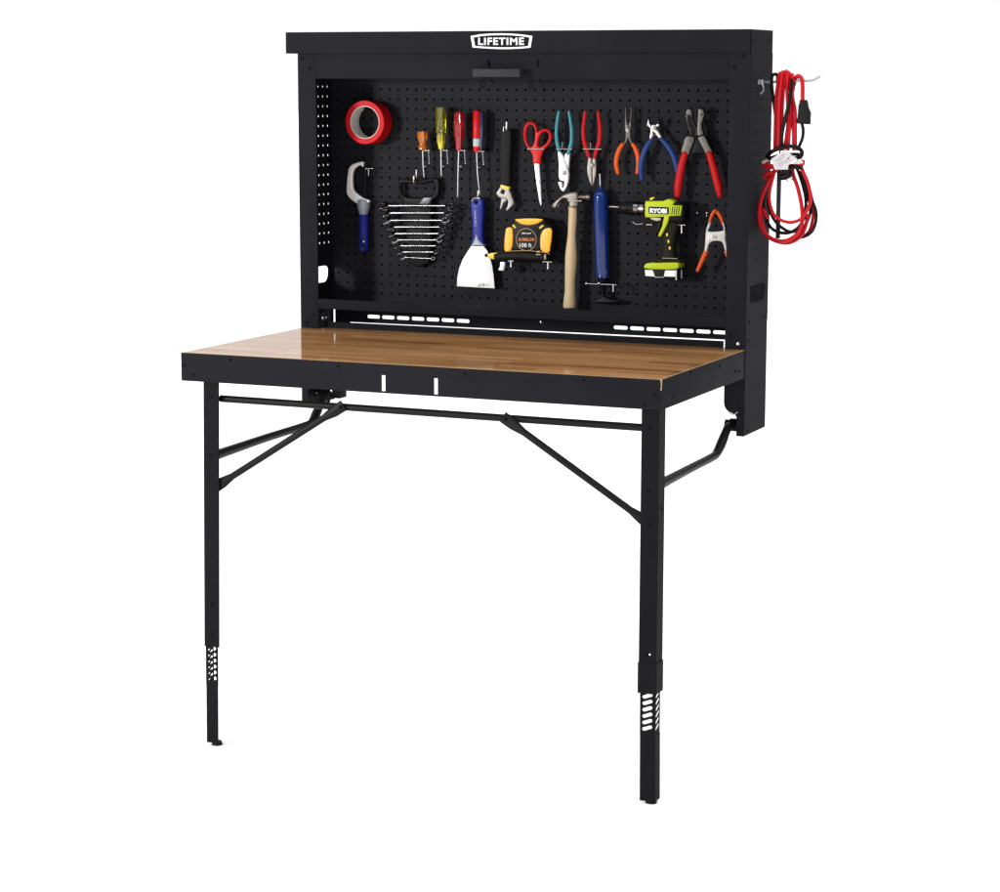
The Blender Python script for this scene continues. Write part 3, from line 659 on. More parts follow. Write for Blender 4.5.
# large crimping cutters
t = pliers('big heavy pliers with thick red grips and grey pivoting jaws', J_, .140, [(606, 462), (588, 520), (570, 610), (558, 690), (554, 752)], [(782, 458), (802, 520), (826, 610), (846, 690), (856, 748)],
           [24, 26, 28, 28, 22], REDG, [([(612, 162), (628, 134), (652, 142), (660, 180), (664, 230), (684, 262), (690, 300), (686, 334), (650, 332), (636, 290), (620, 230)], [J_ and [(618, 182), (624, 182), (624, 188), (618, 188)]]),
                                        ([(700, 138), (722, 130), (742, 150), (743, 190), (724, 250), (738, 310), (734, 330), (700, 336), (690, 300), (694, 240), (698, 180)], []),
                                        ([(612, 332), (668, 334), (668, 370), (640, 440), (632, 466), (578, 448), (592, 390)], []), ([(700, 334), (742, 322), (776, 392), (802, 444), (762, 466), (735, 420), (706, 366)], [])], DWORN, None, low=(554, 755), th=.012)
b = MB(); b.plate(J_.L([(662, 340), (706, 340), (738, 420), (752, 452), (640, 452), (652, 400)], .148), .148, .004, bev=.001); b.build('inner_link', BLACKP, t)
b = MB(); b.tube(J_.L([(605, 318), (640, 330), (690, 336), (735, 322)], .139), .0016, 10); b.build('spring_wire', BLACKP, t)
for q in ((640, 134), (712, 132)):
    p = J_.P(*q, .140); b = MB(); b.ball(p+Vector((0, .005, 0)), .0042, (1.2, 1, .8)); b.build('jaw_tip', BLACKP, t)
for q in ((668, 272), (624, 186), (722, 178)): bolt(J_.P(*q, .1398), (0, -1, 0), .0022, .0012, t, BLACKP, 'rivet')

# putty knife
Y = .150; t = thing('putty_knife', 'wide white steel putty knife with blue handle', 'putty knife', back(G_.P(220, 835, Y)))
b = MB(); b.plate(G_.L([(205, 72), (262, 74), (280, 100), (281, 200), (276, 300), (276, 400), (282, 468), (180, 468), (190, 400), (188, 300), (178, 200), (172, 130), (184, 90)], Y-.006), Y-.008, .018, holes=[G_.L([(216, 98), (232, 98), (234, 112), (222, 116), (214, 110)], Y-.006)], bev=.005, smooth=3, hsmooth=0); hd_ = b.build('handle', BLUEP, t)
b = MB(); b.plate(G_.L([(218, 378), (228, 385), (240, 425), (262, 448), (286, 472), (284, 478), (178, 478), (176, 470), (196, 445), (208, 420)], Y-.0095), Y-.0095, .019, bev=.003); b.build('bolster', GREYP, t)
b = MB(); b.plate(G_.L([(182, 474), (280, 474), (312, 512), (338, 570), (356, 640), (368, 720), (378, 836), (58, 818), (62, 745), (78, 665), (108, 590), (145, 530)], Y), Y, .0016, bev=.0004); b.build('blade', mat('scraped white steel', (.84, .83, .83), .35, metal=.1, noise=.05, nscale=25), t)
a0, a1, a2 = G_.P(226, 168, Y-.0079), G_.P(226, 275, Y-.0079), G_.P(206, 275, Y-.0079)
b = MB(); b.text('premier', G_.P(226, 275, Y-.0079), G_.P(224, 168, Y-.0079), G_.P(206, 275, Y-.0079), .0005, .01); b.build('lettering', INK_B, hd_)
b = MB(); p = G_.P(217, 294, Y-.0082); b.tube([p+Vector((.0035*math.cos(k*math.pi/6), 0, .0042*math.sin(k*math.pi/6))) for k in range(12)], .0006, 6, closed=True); b.build('mark', INK_B, hd_)
b = MB()
for _ in range(9):
    x_ = 230+random.random()*110; y_ = 795+random.random()*25; ww = 10+random.random()*25; yy = Y-.0002
    b.plate(G_.L([(x_, y_), (x_+ww, y_-4), (x_+ww*1.1, y_+5), (x_+4, y_+8)], yy), yy, .0004)
b.build('paint_smears', mat('dried grey smear', (.45, .40, .38), .7, noise=.2), t)

# long tape measure
Y = .118; t = thing('tape_measure', 'black and amber long tape measure with a round printed face', 'tape measure', back(G_.P(640, 600, Y)))
o = [(548, 250), (600, 240), (670, 238), (740, 240), (790, 250), (820, 290), (862, 325), (860, 430), (852, 530), (780, 528), (600, 520), (462, 522), (458, 430), (470, 330), (515, 295)]
b = MB(); b.plate(G_.L(o, Y), Y, .045, bev=.006, smooth=3); b.build('case', BLACKP, t)
yp = Y-.0022
for o in ([(550, 252), (600, 245), (670, 242), (740, 244), (786, 252), (760, 275), (720, 292), (665, 299), (612, 293), (575, 275)],
          [(478, 325), (522, 322), (531, 360), (532, 410), (526, 480), (508, 518), (464, 520), (460, 450), (466, 380)],
          [(800, 333), (858, 330), (858, 420), (848, 480), (840, 528), (795, 528), (768, 500), (764, 440), (770, 380)]):
    b = MB(); b.plate(G_.L(o, yp), yp, .006, bev=.002, smooth=3); b.build('amber_panel', YEL, t)
for o in ([(525, 298), (540, 294), (562, 320), (548, 328)], [(752, 322), (784, 296), (796, 306), (764, 332)]):
    b = MB(); b.plate(G_.L(o, yp), yp, .004, bev=.0008); b.build('accent', YELB, t)
pc = G_.P(648, 422, Y-.001)
b = MB(); b.tube([pc+Vector((.0282*math.cos(k*math.pi/16), 0, .0290*math.sin(k*math.pi/16))) for k in range(32)], .0009, 8, closed=True); b.build('face_ring', TAN, t)
yt = Y-.0004
b = MB(); b.text('KOMELON', G_.P(584, 434, yt), G_.P(715, 434, yt), G_.P(584, 408, yt), .0006, .012, 1.08); b.build('lettering', INK_O, t)
b = MB(); b.text('100 ft', G_.P(592, 486, yt), G_.P(694, 486, yt), G_.P(592, 452, yt), .0006, .0); b.text('Stinger', G_.P(610, 377, yt), G_.P(692, 377, yt), G_.P(610, 362, yt), .0006, .02); b.build('lettering', INK_W, t)
b = MB(); b.tube(G_.L([(385, 572), (440, 565), (560, 560), (700, 566), (835, 576)], Y+.012), [.0098, .0125, .0130, .0128, .0118], 18, smooth=3); b.build('crank_handle', RUBBER, t)
b = MB(); b.tube([G_.P(470, 523, Y-.001), G_.P(640, 516, Y-.001), G_.P(800, 530, Y-.001), G_.P(845, 545, Y-.001)], .0008, 8, smooth=3); b.build('seam', TAN, t)
b = MB(); b.plate(G_.L([(308, 548), (345, 536), (410, 532), (398, 560), (408, 592), (370, 590), (325, 580)], Y+.008), Y+.008, .010, bev=.002); b.build('end_hook', YELB, t)
b = MB(); b.plate(G_.L([(288, 548), (312, 540), (318, 570), (296, 570)], Y+.006), Y+.006, .012, bev=.002); b.build('hook_tip', BLACKP, t)
b = MB(); b.plate(G_.L([(800, 548), (812, 548), (812, 590), (800, 590)], Y-.004), Y-.004, .004, bev=.0005); b.plate(G_.L([(735, 520), (760, 518), (765, 530), (735, 532)], Y-.004), Y-.003, .003, bev=.0005); b.plate(G_.L([(728, 545), (768, 545), (768, 553), (728, 553)], Y-.004), Y-.003, .003, bev=.0005); b.build('latch', TAN, t)

# hammer
Y = .125; t = thing('claw_hammer', 'claw hammer with pale wooden handle hanging by its head', 'hammer', back(H_.P(170, 880, Y)))
b = MB(); p = H_.L([(165, 150), (130, 118), (150, 110)], Y)
b.plate(H_.L([(48, 196), (62, 165), (80, 138), (104, 112), (130, 96), (165, 86), (200, 82), (222, 90), (222, 140), (216, 190), (162, 190), (160, 152), (140, 134), (112, 140), (84, 160), (62, 184)], Y), Y, .022, bev=.006, smooth=2); hd_ = b.build('head', WORN, t)
b = MB(); b.tube([H_.P(215, 118, Y+.011), H_.P(236, 118, Y+.011), H_.P(262, 118, Y+.011), H_.P(280, 118, Y+.011), H_.P(284, 118, Y+.011), H_.P(310, 118, Y+.011)], [.0085, .0058, .0058, .0060, .0075, .0075], 18); b.build('striking_face', mat('dark worn steel', (.17, .13, .11), .45, metal=.9, noise=.3, nscale=90), hd_)
hp = [(189, 180, 28), (190, 230, 28), (187, 300, 28), (183, 380, 27), (180, 460, 34), (178, 530, 39), (176, 600, 38), (172, 680, 35), (171, 760, 35), (169, 820, 40), (168, 868, 43), (168, 878, 38)]
b = MB(); b.tube([H_.P(x, y, Y+.011) for x, y, r in hp], [H_.r(r)*1.02 for x, y, r in hp], 20, smooth=3, flat=.8); b.build('handle', ASH, t)

# blue hand pump
Y = .135; YM = Y+.015; t = thing('hand_pump', 'long blue enamelled cylinder pump with thin rod on top and black foot', 'pump', back(H_.P(405, 840, YM)))
p0, p1 = H_.P(380, 40, YM), H_.P(397, 672, YM); L_ = (p1-p0).length; R_ = H_.r(49)
b = MB(); b.lathe(p0, p1, [(0, .003), (.006, .0045), (.010, .008), (.016, R_*.8), (.024, R_*.97), (.030, R_), (L_-.01, R_*.95), (L_, R_*.9)], 32); b.build('barrel', PUMPB, t)
b = MB(); b.tube(H_.L([(380, 48), (377, -42)], YM), .0021, 10); b.build('rod', ZINC, t)
b = MB(); b.tube([p1-Vector((0, 0, .002)), H_.P(398, 715, YM), H_.P(399, 740, YM), H_.P(400, 810, YM)], [.0135, .011, .0065, .007], 18); b.build('neck', BLACKP, t)
b = MB(); b.plate(H_.L([(305, 830), (350, 822), (390, 800), (410, 800), (450, 822), (505, 826), (498, 842), (400, 850), (318, 842)], YM-.012), YM-.012, .024, bev=.004, smooth=2); b.build('foot', BLACKP, t)

# cordless drill
Y = .105; YM = Y+.025; t = thing('cordless_drill', 'lime green and black cordless drill with a battery, bit pointing left', 'drill', back(I_.P(450, 700, YM)))
b = MB(); b.tube(I_.L([(32, 130), (60, 130), (118, 134)], YM), [.0016, .0026, .0026], 10); b.build('bit', ZINC, t)
b = MB(); q = I_.L([(108, 136), (125, 137), (150, 139), (232, 143)], YM); d = (q[-1]-q[0]).normalized(); L_ = (q[-1]-q[0]).length
b.lathe(q[0], q[-1], [(0, .006), (.004, .0125), (.012, .0150), (.014, .0158), (L_*.6, .0172), (L_*.62, .0160), (L_*.68, .0160), (L_*.7, .0180), (L_, .0180)], 28, 14, .05, (.014, L_)); b.build('chuck', BLACKP, t)
b = MB(); q0, q1 = I_.P(228, 143, YM), I_.P(310, 146, YM); L_ = (q1-q0).length
b.lathe(q0, q1, [(0, .0160), (.002, .0182), (L_*.45, .0182), (L_*.5, .0195), (L_*.55, .0170), (L_, .0190)], 28); b.build('gear_collar', CHROME, t)
def Ip(o, y, th, bev, nm, mt, sm=2, holes=(), par=None):
    b = MB(); b.plate(I_.L(o, y), y, th, holes=[I_.L(q, y) for q in holes], bev=bev, smooth=sm); return b.build(nm, mt, par or t)
Ip([(288, 95), (310, 86), (440, 84), (585, 98), (606, 125), (610, 180), (604, 225), (580, 256), (500, 260), (440, 235), (380, 232), (300, 225), (284, 190), (282, 130)], Y+.003, .048, .010, 'motor_housing', BLACKP)
Ip([(400, 215), (500, 225), (562, 240), (550, 300), (532, 380), (524, 470), (530, 535), (436, 535), (438, 470), (430, 400), (418, 340), (432, 300), (420, 250)], Y+.008, .036, .010, 'grip', OLIVE)
Ip([(306, 95), (322, 86), (440, 86), (475, 72), (505, 76), (532, 92), (522, 112), (508, 150), (504, 204), (452, 208), (318, 214), (306, 205), (304, 150)], Y-.0008, .030, .004, 'green_shell', LIME)
Ip([(506, 117), (590, 122), (580, 198), (498, 202)], Y-.0005, .020, .003, 'vent_panel', LIME, 0)
for k in range(4):
    x_ = 516+k*17; Ip([(x_, 128), (x_+7, 128), (x_, 190), (x_-7, 190)], Y-.0012, .002, .0002, 'vent_slot', BLACKP, 0)
Ip([(456, 200), (492, 200), (476, 262), (430, 352), (418, 358), (408, 348), (440, 276)], Y-.001, .012, .002, 'green_strip', LIME)
Ip([(340, 72), (352, 60), (372, 56), (380, 62), (366, 74), (350, 80)], Y+.01, .008, .002, 'selector_switch', YELB)
Ip([(345, 216), (420, 216), (424, 232), (400, 240), (362, 230)], Y-.0002, .02, .002, 'lamp_lens', mat('beige lens', (.5, .47, .32), .3))
Ip([(400, 250), (436, 240), (428, 300), (412, 345), (398, 330), (392, 290)], Y+.014, .020, .004, 'trigger', BLACKP)
lp = Ip([(334, 133), (340, 128), (486, 134), (490, 140), (489, 182), (483, 187), (340, 184), (334, 178)], Y-.0018, .002, .0003, 'name_plate', BLACKP, 0)
b = MB(); yy = Y-.0019; b.text('RYOBI', I_.P(345, 178, yy), I_.P(476, 181, yy), I_.P(345, 141, yy), .0006, .05); b.build('lettering', INK_W, lp)
for x_, y_ in ((476, 344), (487, 396), (497, 447)):
    Ip([(x_-7, y_-8), (x_+3, y_-14), (x_+9, y_+4), (x_, y_+16), (x_-6, y_+8)], Y+.0072, .003, .0006, 'grip_mark', YELB, 0)
Ip([(440, 522), (556, 526), (556, 531), (440, 527)], Y+.0065, .003, .0003, 'seam', mat('grey print', (.3, .3, .28), .5), 0)
Ip([(392, 530), (570, 535), (580, 562), (380, 562)], Y+.008, .036, .006, 'grip_base', OLIVE)
bt = Ip([(304, 606), (304, 578), (325, 564), (400, 562), (540, 560), (562, 568), (566, 584), (556, 606), (500, 613), (400, 613)], Y-.002, .046, .003, 'battery_cover', LIME)
Ip([(308, 610), (552, 608), (550, 696), (470, 684), (380, 682), (310, 668)], Y+.0, .042, .004, 'battery', BLACKP, 0)
Ip([(306, 616), (366, 618), (384, 668), (310, 662)], Y-.0015, .004, .0008, 'battery_flash', INK_W, 0); Ip([(462, 620), (540, 620), (540, 668), (452, 666)], Y-.0015, .004, .0008, 'battery_flash', INK_W, 0)
Ip([(380, 668), (452, 668), (452, 676), (384, 676)], Y-.0015, .004, .0006, 'battery_latch', GREYP, 0)
Ip([(543, 616), (549, 616), (549, 694), (543, 694)], Y-.0015, .003, .0004, 'battery_edge', INK_W, 0); b = MB(); q = I_.P(553, 620, Y); q2 = I_.P(553, 690, Y); b.box((q.x-.0006, Y+.034, q2.z), (q.x+.0012, Y+.037, q.z)); b.build('battery_edge', INK_W, t)

# spring clamp
Y = .125; t = thing('spring_clamp', 'white metal spring clamp with orange tips and orange handle ends', 'clamp', back(I_.P(850, 620, Y)))
Ip_ = lambda o, y, th, bev, nm, mt, sm=2: Ip(o, y, th, bev, nm, mt, sm, par=t)
b = MB(); b.tube(I_.L([(803, 250), (815, 215), (832, 178), (848, 160)], Y+.004), [.0036, .0042, .0046, .0042], 12, smooth=3); b.ball(I_.P(848, 160, Y+.004), .0042); b.build('jaw_tip', ORANGE, t)
b = MB(); b.tube(I_.L([(905, 255), (895, 220), (874, 184), (854, 162)], Y+.008), [.0040, .0046, .0050, .0042], 12, smooth=3); b.build('jaw_tip', ORANGE, t)
Ip_([(798, 250), (812, 254), (800, 290), (792, 320), (850, 322), (905, 314), (908, 290), (896, 256), (912, 256), (922, 300), (926, 350), (924, 380), (932, 420), (940, 480), (926, 484), (908, 420), (892, 398), (850, 392), (812, 402), (792, 430), (782, 470), (764, 470), (768, 420), (770, 370), (774, 320), (782, 284)], Y, .010, .003, 'body', WHITEM)
p = I_.P(850, 362, Y-.0004); b = MB(); b.lathe(p+Vector((0, .002, 0)), p+Vector((0, -.01, 0)), [(0, .0030), (.0032, .0028), (.0036, .0015)], 14); b.build('rivet', WORN, t)
b = MB(); b.tube(I_.L([(840, 346), (828, 360), (840, 378)], Y-.0003), .0006, 6); b.build('stamped_mark', BLACKP, t)
b = MB(); b.tube([(p.x-.012, Y+.012, p.z), (p.x+.012, Y+.012, p.z)], .0078, 14); b.build('spring', WORN, t)
for q in ([(782, 465), (760, 515), (735, 570), (713, 618)], [(930, 470), (950, 515), (972, 570), (990, 612)]):
    b = MB(); b.tube(I_.L(q, Y+.006), [.0062, .0062, .0054, .0046], 14, smooth=3, flat=.8); b.ball(I_.P(*q[-1], Y+.006), .0046, (1, .8, 1)); b.build('handle_sleeve', ORANGE, t)

# ---------------------------------------------------------------- hooks
def hook(lab, pts, r=.0018, nm='peg_hook', bar=None, mt=None):
    b = MB(); b.tube(pts, r, 10, smooth=3); b.ball(pts[-1], r)
    if bar: b.tube(bar, r*.9, 8, smooth=2)
    base = back(pts[0], YB)
    o = b.build(nm, mt or ZINC, loc=base); return tag(o, lab, 'hook', 'metal pegboard hooks')
def up_hook(lab, Zz, x, y, tipy, Yt, r=.0019):
    """wire that leaves the board, carries the tool and turns up in front of it"""
    p = Zz.P(x, y, Yt); b0 = Vector((p.x, YB+.002, p.z)); tip = Zz.P(x, tipy, Yt-.004)
    return hook(lab, [b0, Vector((p.x, YB-.012, p.z)), Vector((p.x, Yt, p.z)), tip], r)
# L-shaped loops beside the screwdriver shafts, one built then copied
labs = ['wire hook at the orange screwdriver shaft', 'wire hook at the yellow screwdriver shaft', 'wire hook at the red screwdriver shaft', 'wire hook at the red and navy screwdriver shaft']
hk = None
for i, (x_, y_) in enumerate(((203, 540), (367, 540), (523, 540), (686, 548))):
    p = D_.P(x_, y_, .136)
    if hk is None:
        b = MB(); base = Vector((p.x, YB, p.z))
        e = D_.P(x_+66, y_+2, .136); e2 = D_.P(x_+62, y_+115, .136)
        b.tube([Vector((p.x+.006, YB+.002, p.z)), Vector((p.x+.006, .150, p.z)), Vector((p.x+.006, .132, p.z)), Vector((e.x-.002, .132, p.z))], .0010, 8)
        b.tube([Vector((e.x-.010, .132, p.z)), Vector((e.x+.001, .132, p.z))], .0012, 8)
        b.tube([Vector((e.x-.004, .133, p.z)), Vector((e2.x, .134, e2.z))], .0010, 8); b.ball((e2.x, .134, e2.z), .0022)
        k_ = D_.P(x_+24, y_+143, .150); b.tube([Vector((k_.x, YB+.002, k_.z)), Vector((k_.x, .150, k_.z))], .0012, 8); b.ball((k_.x, .149, k_.z), .0028)
        b.tube([Vector((k_.x-.010, .160, k_.z)), Vector((k_.x, .160, k_.z))], .0014, 8)
        hk = b.build('peg_hook', ZINC, loc=base); o = hk
    else:
        o = hk.copy(); C.objects.link(o); o.location = Vector((p.x, YB, p.z))
    tag(o, labs[i], 'hook', 'metal pegboard hooks')
tag(MB().box((D_.P(425, 530, .168).x, .1625, D_.P(600, 534, .168).z-.0012), (D_.P(770, 530, .168).x, .1755, D_.P(600, 526, .168).z), .0005).build('holder_bar', LEGB), 'thin black bar running behind the screwdrivers', 'tool holder')
p = A_.P(365, 483, .16); hook('black peg carrying the red tape roll', [Vector((c.x, YB+.002, c.z+rc-.004)), Vector((c.x, .15, c.z+rc-.004)), Vector((c.x, .125, c.z+rc-.004)), Vector((c.x, .123, c.z+rc-.0045))], .0035, mt=LEGB)
def bar_hook(lab, Zz, x0, x1, y, Yt, drop=None, r=.0012, stem=None):
    a, e = Zz.P(x0, y, Yt), Zz.P(x1, y, Yt); b = MB()
    a.z = e.z = (a.z+e.z)/2
    for q in (a, e): b.tube([Vector((q.x, YB+.002, q.z)), q], r, 8)
    b.tube([a, e], r, 8)
    if stem is not None:
        s1 = Zz.P(stem[0], stem[1], Yt+.016); b.tube([Vector((s1.x, Yt+.016, a.z)), s1], r, 8)
    if drop is not None: b.tube([Zz.P(drop[0], y, Yt), Zz.P(drop[0], drop[1], Yt)], r*1.5, 8); b.ball(Zz.P(drop[0], drop[1], Yt), r*1.8)
    o = b.build('peg_hook', ZINC, loc=Vector(((a.x+e.x)/2, YB, a.z))); return tag(o, lab, 'hook', 'metal pegboard hooks')
bar_hook('wire loop across the red scissors', F_, 282, 396, 440, .1435)
bar_hook('wire loop across the teal pliers', F_, 500, 602, 440, .1415, stem=(537, 385))
bar_hook('wire loop across the red combination pliers', F_, 696, 822, 440, .1415, stem=(746, 392))
bar_hook('black wire loop under the head of the big red-gripped pliers', J_, 622, 756, 474, .142).data.materials[0] = LEGB
bar_hook('wire loop under the head of the diagonal cutters', J_, 376, 414, 322, .154)
bar_hook('wire loop behind the orange long-nose pliers', J_, 186, 214, 342, .156)
up_hook('bright hook tip above the adjustable wrench', E_, 440, 232, 172, .146, .0024)
o = up_hook('thin second hook tip left of the adjustable wrench hook', E_, 416, 268, 208, .152, .0014)
up_hook('upper hook in the wrench rack loop', C_, 390, 75, 0, .150, .0020); up_hook('lower hook in the wrench rack loop', C_, 366, 122, 62, .146, .0026)
up_hook('hook through the putty knife handle', G_, 240, 72, 8, .146, .0022)
b = MB(); b.tube(G_.L([(186, 96), (192, 82), (215, 70), (242, 72)], .139), .0018, 8, smooth=3); b.tube([G_.P(242, 72, .139), back(G_.P(242, 72, .139))], .0018, 8); tag(b.build('peg_hook', ZINC, loc=back(G_.P(220, 72, .14), YB)), 'curved wire across the top of the putty knife handle', 'hook', 'metal pegboard hooks')
bar_hook('hook with down-turned end at the hacksaw blade', B_, 222, 272, 115, .150, drop=(243, 172))
bar_hook('hook under the right end of the tape measure', G_, 792, 857, 612, .122, drop=(832, 668), r=.0015)
bar_hook('hook under the middle of the tape measure', G_, 500, 530, 603, .125, drop=(518, 652), r=.0018)
b = MB(); b.plate(G_.L([(428, 612), (466, 612), (468, 640), (460, 688), (412, 686), (410, 672), (424, 650)], .118), .118, .006, bev=.0012); b.tube([G_.P(440, 640, .122), back(G_.P(440, 640, .122))], .0025, 8); tag(b.build('peg_hook', STEEL, loc=back(G_.P(440, 650, .122), YB)), 'broad bright bracket under the left end of the tape measure', 'hook', 'metal pegboard hooks')
bar_hook('hook under the hammer head', H_, 160, 245, 144, .122, r=.0014)
bar_hook('long wire hook under the blue pump with down-turned end', H_, 282, 486, 716, .122, drop=(468, 765), r=.0012)
for q in ((284, 712), (370, 710)):
    p = H_.P(*q, .121); b = MB(); b.ball(p, .0036); b.tube([p, back(p)], .0012, 8); tag(b.build('hook_end', ZINC, loc=back(p, YB)), 'round hook end left of the pump neck' if q[0] < 300 else 'round hook end in front of the pump neck', 'hook', 'metal pegboard hooks')
bar_hook('hook with down-turned end behind the drill grip', I_, 556, 612, 270, .120, drop=(590, 330), r=.0014)
bar_hook('short hook under the front of the drill', I_, 322, 356, 268, .128, r=.0018)
b = MB(); q = I_.L([(215, 248), (235, 262), (265, 264), (292, 258)], .14); b.tube(q, .0011, 8, smooth=3); b.ball(q[0], .0022); b.tube([q[1], back(q[1])], .0011, 8); tag(b.build('peg_hook', ZINC, loc=back(q[1], YB)), 'thin curved wire hook below the drill chuck', 'hook', 'metal pegboard hooks')
for q, lb in (((709, 178), 'lone hook end to the right of the drill'), ((784, 178), 'upper hook end left of the spring clamp tips'), ((782, 200), 'lower hook end left of the spring clamp tips')):
    p = I_.P(*q, .150); b = MB(); b.ball(p, .0031 if q[1] < 190 else .0026); b.tube([p, back(p)], .0014, 8); tag(b.build('hook_end', ZINC, loc=back(p, YB)), lb, 'hook', 'metal pegboard hooks')

# ---------------------------------------------------------------- hook and cord on the right side
K5, K6 = Z(755, 140, 8.11), Z(755, 62, 10.14)
YR = .085
b = MB(); r0 = K6.P(180, 205, YR); 
b.tube([Vector((W-.003, YR, r0.z)), Vector((W+.03, YR, r0.z)), K6.P(400, 192, YR), K6.P(560, 190, YR), K6.P(620, 172, YR), K6.P(655, 150, YR)], .0030, 12, smooth=4)
b.ball(K6.P(655, 150, YR), .0030); 
b.box((W+.0004, YR-.028, r0.z-.006), (W+.003, YR+.016, r0.z+.006), .001)
b.tube([Vector((W+.004, YR-.005, r0.z)), Vector((W+.012, YR-.012, r0.z-.018)), Vector((W+.004, YR-.014, r0.z-.028))], .0026, 8, smooth=3)
tag(b.build('side_hook', mat('grey steel rod', (.35, .36, .37), .35, metal=.9), loc=Vector((W, YR, r0.z))), 'grey steel rod hook sticking out of the right side of the cabinet', 'hook')
t = thing('extension_cord', 'coiled red and black extension cord with paper tag hanging on the side hook', 'extension cord', K5.P(250, 850, YR))
rr_ = .0042
def strand(bm_, Zz, pts, dy=0., r=rr_, closed=False, wig=.0):
    q = []
    for i, p_ in enumerate(pts):
        q.append(Zz.P(p_[0], p_[1], YR+dy+(p_[2] if len(p_) > 2 else 0)))
    bm_.tube(q, r*(1.06 if r != rr_ else 1), 12, smooth=5, closed=closed)
rb = MB(); kb = MB()
up = [([(262, 190, .02), (262, 120, .006), (248, 130, -.008), (228, 250, -.012), (212, 400, -.012), (206, 600, -.012), (200, 900, -.01)], -.004),
      ([(285, 190, .02), (292, 112, .006), (278, 115, -.008), (262, 250, -.014), (245, 450, -.014), (240, 700, -.012), (232, 900, -.01)], -.009),
      ([(318, 190, .02), (325, 108, .006), (312, 108, -.008), (292, 250, -.012), (275, 500, -.012), (272, 900, -.008)], -.002),
      ([(350, 190, .02), (345, 118, .006), (335, 125, -.008), (325, 300, -.006), (335, 600, -.006), (298, 900, -.006)], -.004),
      ([(340, 190, .02), (352, 130, .006), (350, 140, -.008), (362, 350, -.008), (355, 600, -.010), (335, 900, -.008)], .002),
      ([(372, 190, .02), (380, 140, .006), (378, 150, -.008), (380, 350, -.008), (408, 520, -.006), (410, 900, -.006)], .0),
      ([(390, 190, .018), (376, 300, .0), (372, 500, -.002), (388, 700, -.002), (392, 900, -.002)], .0),
      ([(240, 250, .015), (225, 400, .01), (222, 900, .008)], .0),
      ([(215, 190, .012), (205, 130, .0), (180, 150, -.004), (190, 230, -.006), (200, 330, -.006), (205, 430, -.004)], .002)]
for pts, dy in up[:8]: strand(rb, K6, pts, dy)
strand(kb, K6, [(236, 185, .01), (222, 130, .0), (180, 135, -.004), (168, 190, -.006), (176, 300, -.006), (192, 420, -.006), (205, 520, -.002)], .0)
strand(kb, K6, [(380, 200, .01), (374, 150, -.002), (370, 240, -.012), (350, 400, -.018), (310, 560, -.018), (275, 720, -.018), (262, 900, -.014)], -.002, .0044)
strand(rb, K6, [(398, 230, .01), (405, 175, .002), (436, 142, -.003), (470, 165, -.006), (482, 230, -.008), (483, 300, -.008), (482, 395, -.008)], 0., .0046)
strand(kb, K6, [(385, 300, .004), (398, 210, .004), (412, 165, .004), (430, 150, .004), (450, 162, .004)], 0., .0036)
strand(kb, K6, [(476, 625, -.008), (488, 690, -.008), (482, 770, -.008), (455, 840, -.006), (430, 890, .0)], 0., .0042)
# lower loops
strand(rb, K5, [(165, 215, -.01), (150, 290, -.02), (122, 400, -.024), (118, 500, -.024), (150, 600, -.024), (215, 652, -.024), (300, 668, -.024), (380, 635, -.022), (432, 550, -.02), (452, 470, -.02), (430, 350, -.018), (390, 260, -.014), (360, 200, -.008)])
strand(rb, K5, [(180, 230, .0), (110, 330, .0), (60, 450, .0), (32, 570, .0), (40, 680, .0), (90, 765, .0), (170, 815, .0), (260, 815, .0), (345, 760, .0), (380, 680, .0), (380, 550, .0), (350, 400, .0), (312, 290, .0), (300, 220, .0)], -.002, .0048)
strand(rb, K5, [(100, 640, .01), (58, 560, .01), (50, 660, .012), (105, 780, .012), (200, 830, .012), (290, 830, .012), (370, 780, .012), (410, 700, .01), (430, 600, .01)], 0., .0046)
strand(kb, K5, [(150, 250, .012), (100, 370, .012), (72, 480, .012), (80, 600, .012), (120, 700, .012), (190, 748, .012), (280, 752, .012), (360, 700, .012), (402, 610, .012), (412, 480, .012), (380, 340, .012), (340, 230, .01)], .004)
strand(kb, K5, [(120, 420, .02), (110, 520, .02), (150, 640, .02), (230, 720, .02), (310, 745, .02), (400, 700, .02), (440, 620, .02), (448, 540, .02), (410, 380, .018), (370, 250, .01)], .002, .0038)
strand(kb, K5, [(360, 260, .016), (400, 380, .016), (460, 490, .016), (492, 570, .016), (495, 650, .016), (470, 730, .016), (420, 775, .016), (340, 800, .016), (240, 835, .018), (150, 815, .018)], .004, .0042)
strand(rb, K5, [(380, 230, .02), (420, 330, .02), (460, 470, .022), (475, 560, .022), (465, 660, .022), (440, 740, .022), (390, 790, .022)], .004, .0040)
strand(rb, K5, [(185, 238, -.012), (140, 262, -.016), (100, 275, -.016), (72, 290, -.01), (90, 300, .0), (140, 290, .01)], 0., .0044)
# wrap round the waist of the hank
strand(kb, K5, [(98, 138, -.012), (130, 100, -.024), (190, 72, -.028), (280, 52, -.028), (345, 62, -.026), (378, 92, -.02), (378, 125, -.014), (350, 145, -.02), (300, 150, -.026), (200, 140, -.028), (120, 150, -.02)], 0., .0048)
strand(kb, K5, [(110, 155, -.018), (180, 130, -.026), (280, 118, -.026), (360, 120, -.02), (372, 145, .0)], 0., .0042)
strand(rb, K5, [(75, 190, -.012), (110, 205, -.02), (160, 215, -.022), (250, 215, -.022), (340, 205, -.022), (385, 195, -.018), (388, 170, -.012)], 0., .0050)
strand(rb, K5, [(70, 215, -.012), (105, 225, -.018), (150, 222, -.02)], 0., .0046)
strand(kb, K5, [(200, 235, -.02), (240, 262, -.024), (290, 225, -.024), (350, 215, -.022), (375, 225, -.016)], 0., .0062)
strand(kb, K5, [(205, 300, -.018), (240, 300, -.022), (275, 280, -.022), (260, 250, -.02)], 0., .0075)
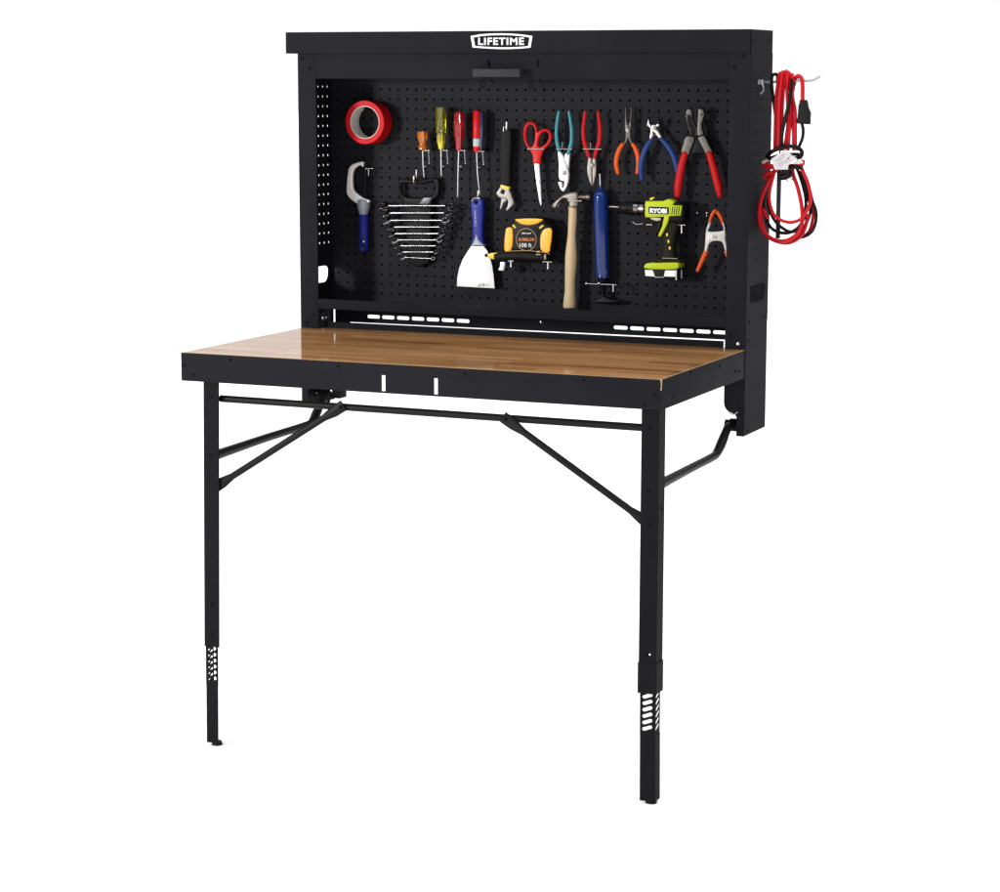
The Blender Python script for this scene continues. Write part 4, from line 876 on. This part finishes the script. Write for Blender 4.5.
rb.build('red_cable', CABR, t); kb.build('black_cable', CABK, t)
b = MB(); b.plate([K6.P(x, y, YR-.018) for x, y in ((448, 388), (512, 386), (520, 415), (528, 465), (550, 515), (548, 628), (540, 636), (425, 628), (420, 600), (430, 520), (436, 440), (446, 415))], YR-.018, .020, bev=.004); b.build('plug', RUBBER, t)
b = MB(); b.plate(K5.L([(132, 155), (242, 78), (345, 158), (300, 185), (270, 205), (268, 240), (160, 242)], YR-.040), YR-.040, .0008); tg = b.build('paper_tag', PAPER, t)
b = MB(); b.plate(K5.L([(345, 165), (385, 172), (392, 188), (350, 196), (310, 196), (318, 182)], YR-.034), YR-.034, .0008); b.build('paper_tag', PAPER, t)
b = MB(); yy = YR-.0402
for k in range(6):
    a = K5.P(165+k*6, 165+k*11, yy); e = K5.P(245+k*10-(k % 3)*12, 110+k*13, yy); b.tube([a, e], .0003, 4)
for k in range(7):
    p = K5.P(210+random.random()*90, 120+random.random()*70, yy); b.box((p.x, p.y-.0002, p.z), (p.x+.002+random.random()*.003, p.y+.0004, p.z+.0014))
b.build('fine_print', mat('grey red print', (.20, .12, .12), .6), tg)
b = MB(); b.tube(K5.L([(118, 158), (62, 186)], YR-.016), [.0042, .0048], 10); b.build('cable_end', mat('pale brown plastic', (.40, .33, .28), .5), t)
b = MB()
for q in ([(225, 300), (250, 322), (272, 338)], [(262, 285), (288, 308), (308, 328)], [(276, 282), (300, 300)]): b.tube(K5.L(q, YR-.03), .0012, 6)
b.build('twist_tie', RUBBER, t)
b = MB(); p0, p1 = K5.P(180, 240, YR+.035), K5.P(214, 800, YR+.035); b.box((p0.x, YR+.032, p1.z), (p0.x+.0112, YR+.036, p0.z), .0008)
b.tube([Vector((p0.x+.0056, YR+.034, p0.z-.002)), Vector((p0.x+.0056, YR+.034, p0.z+.13)), Vector((p0.x+.0056, YR+.002, r0.z+.0045)), Vector((p0.x+.0056, YR-.006, r0.z-.002))], .0022, 8, smooth=3)
tag(b.build('hanging_bar', BARG, loc=Vector((p0.x, YR, p0.z))), 'narrow dark grey flat bar hanging behind the coiled red cord', 'metal bar')
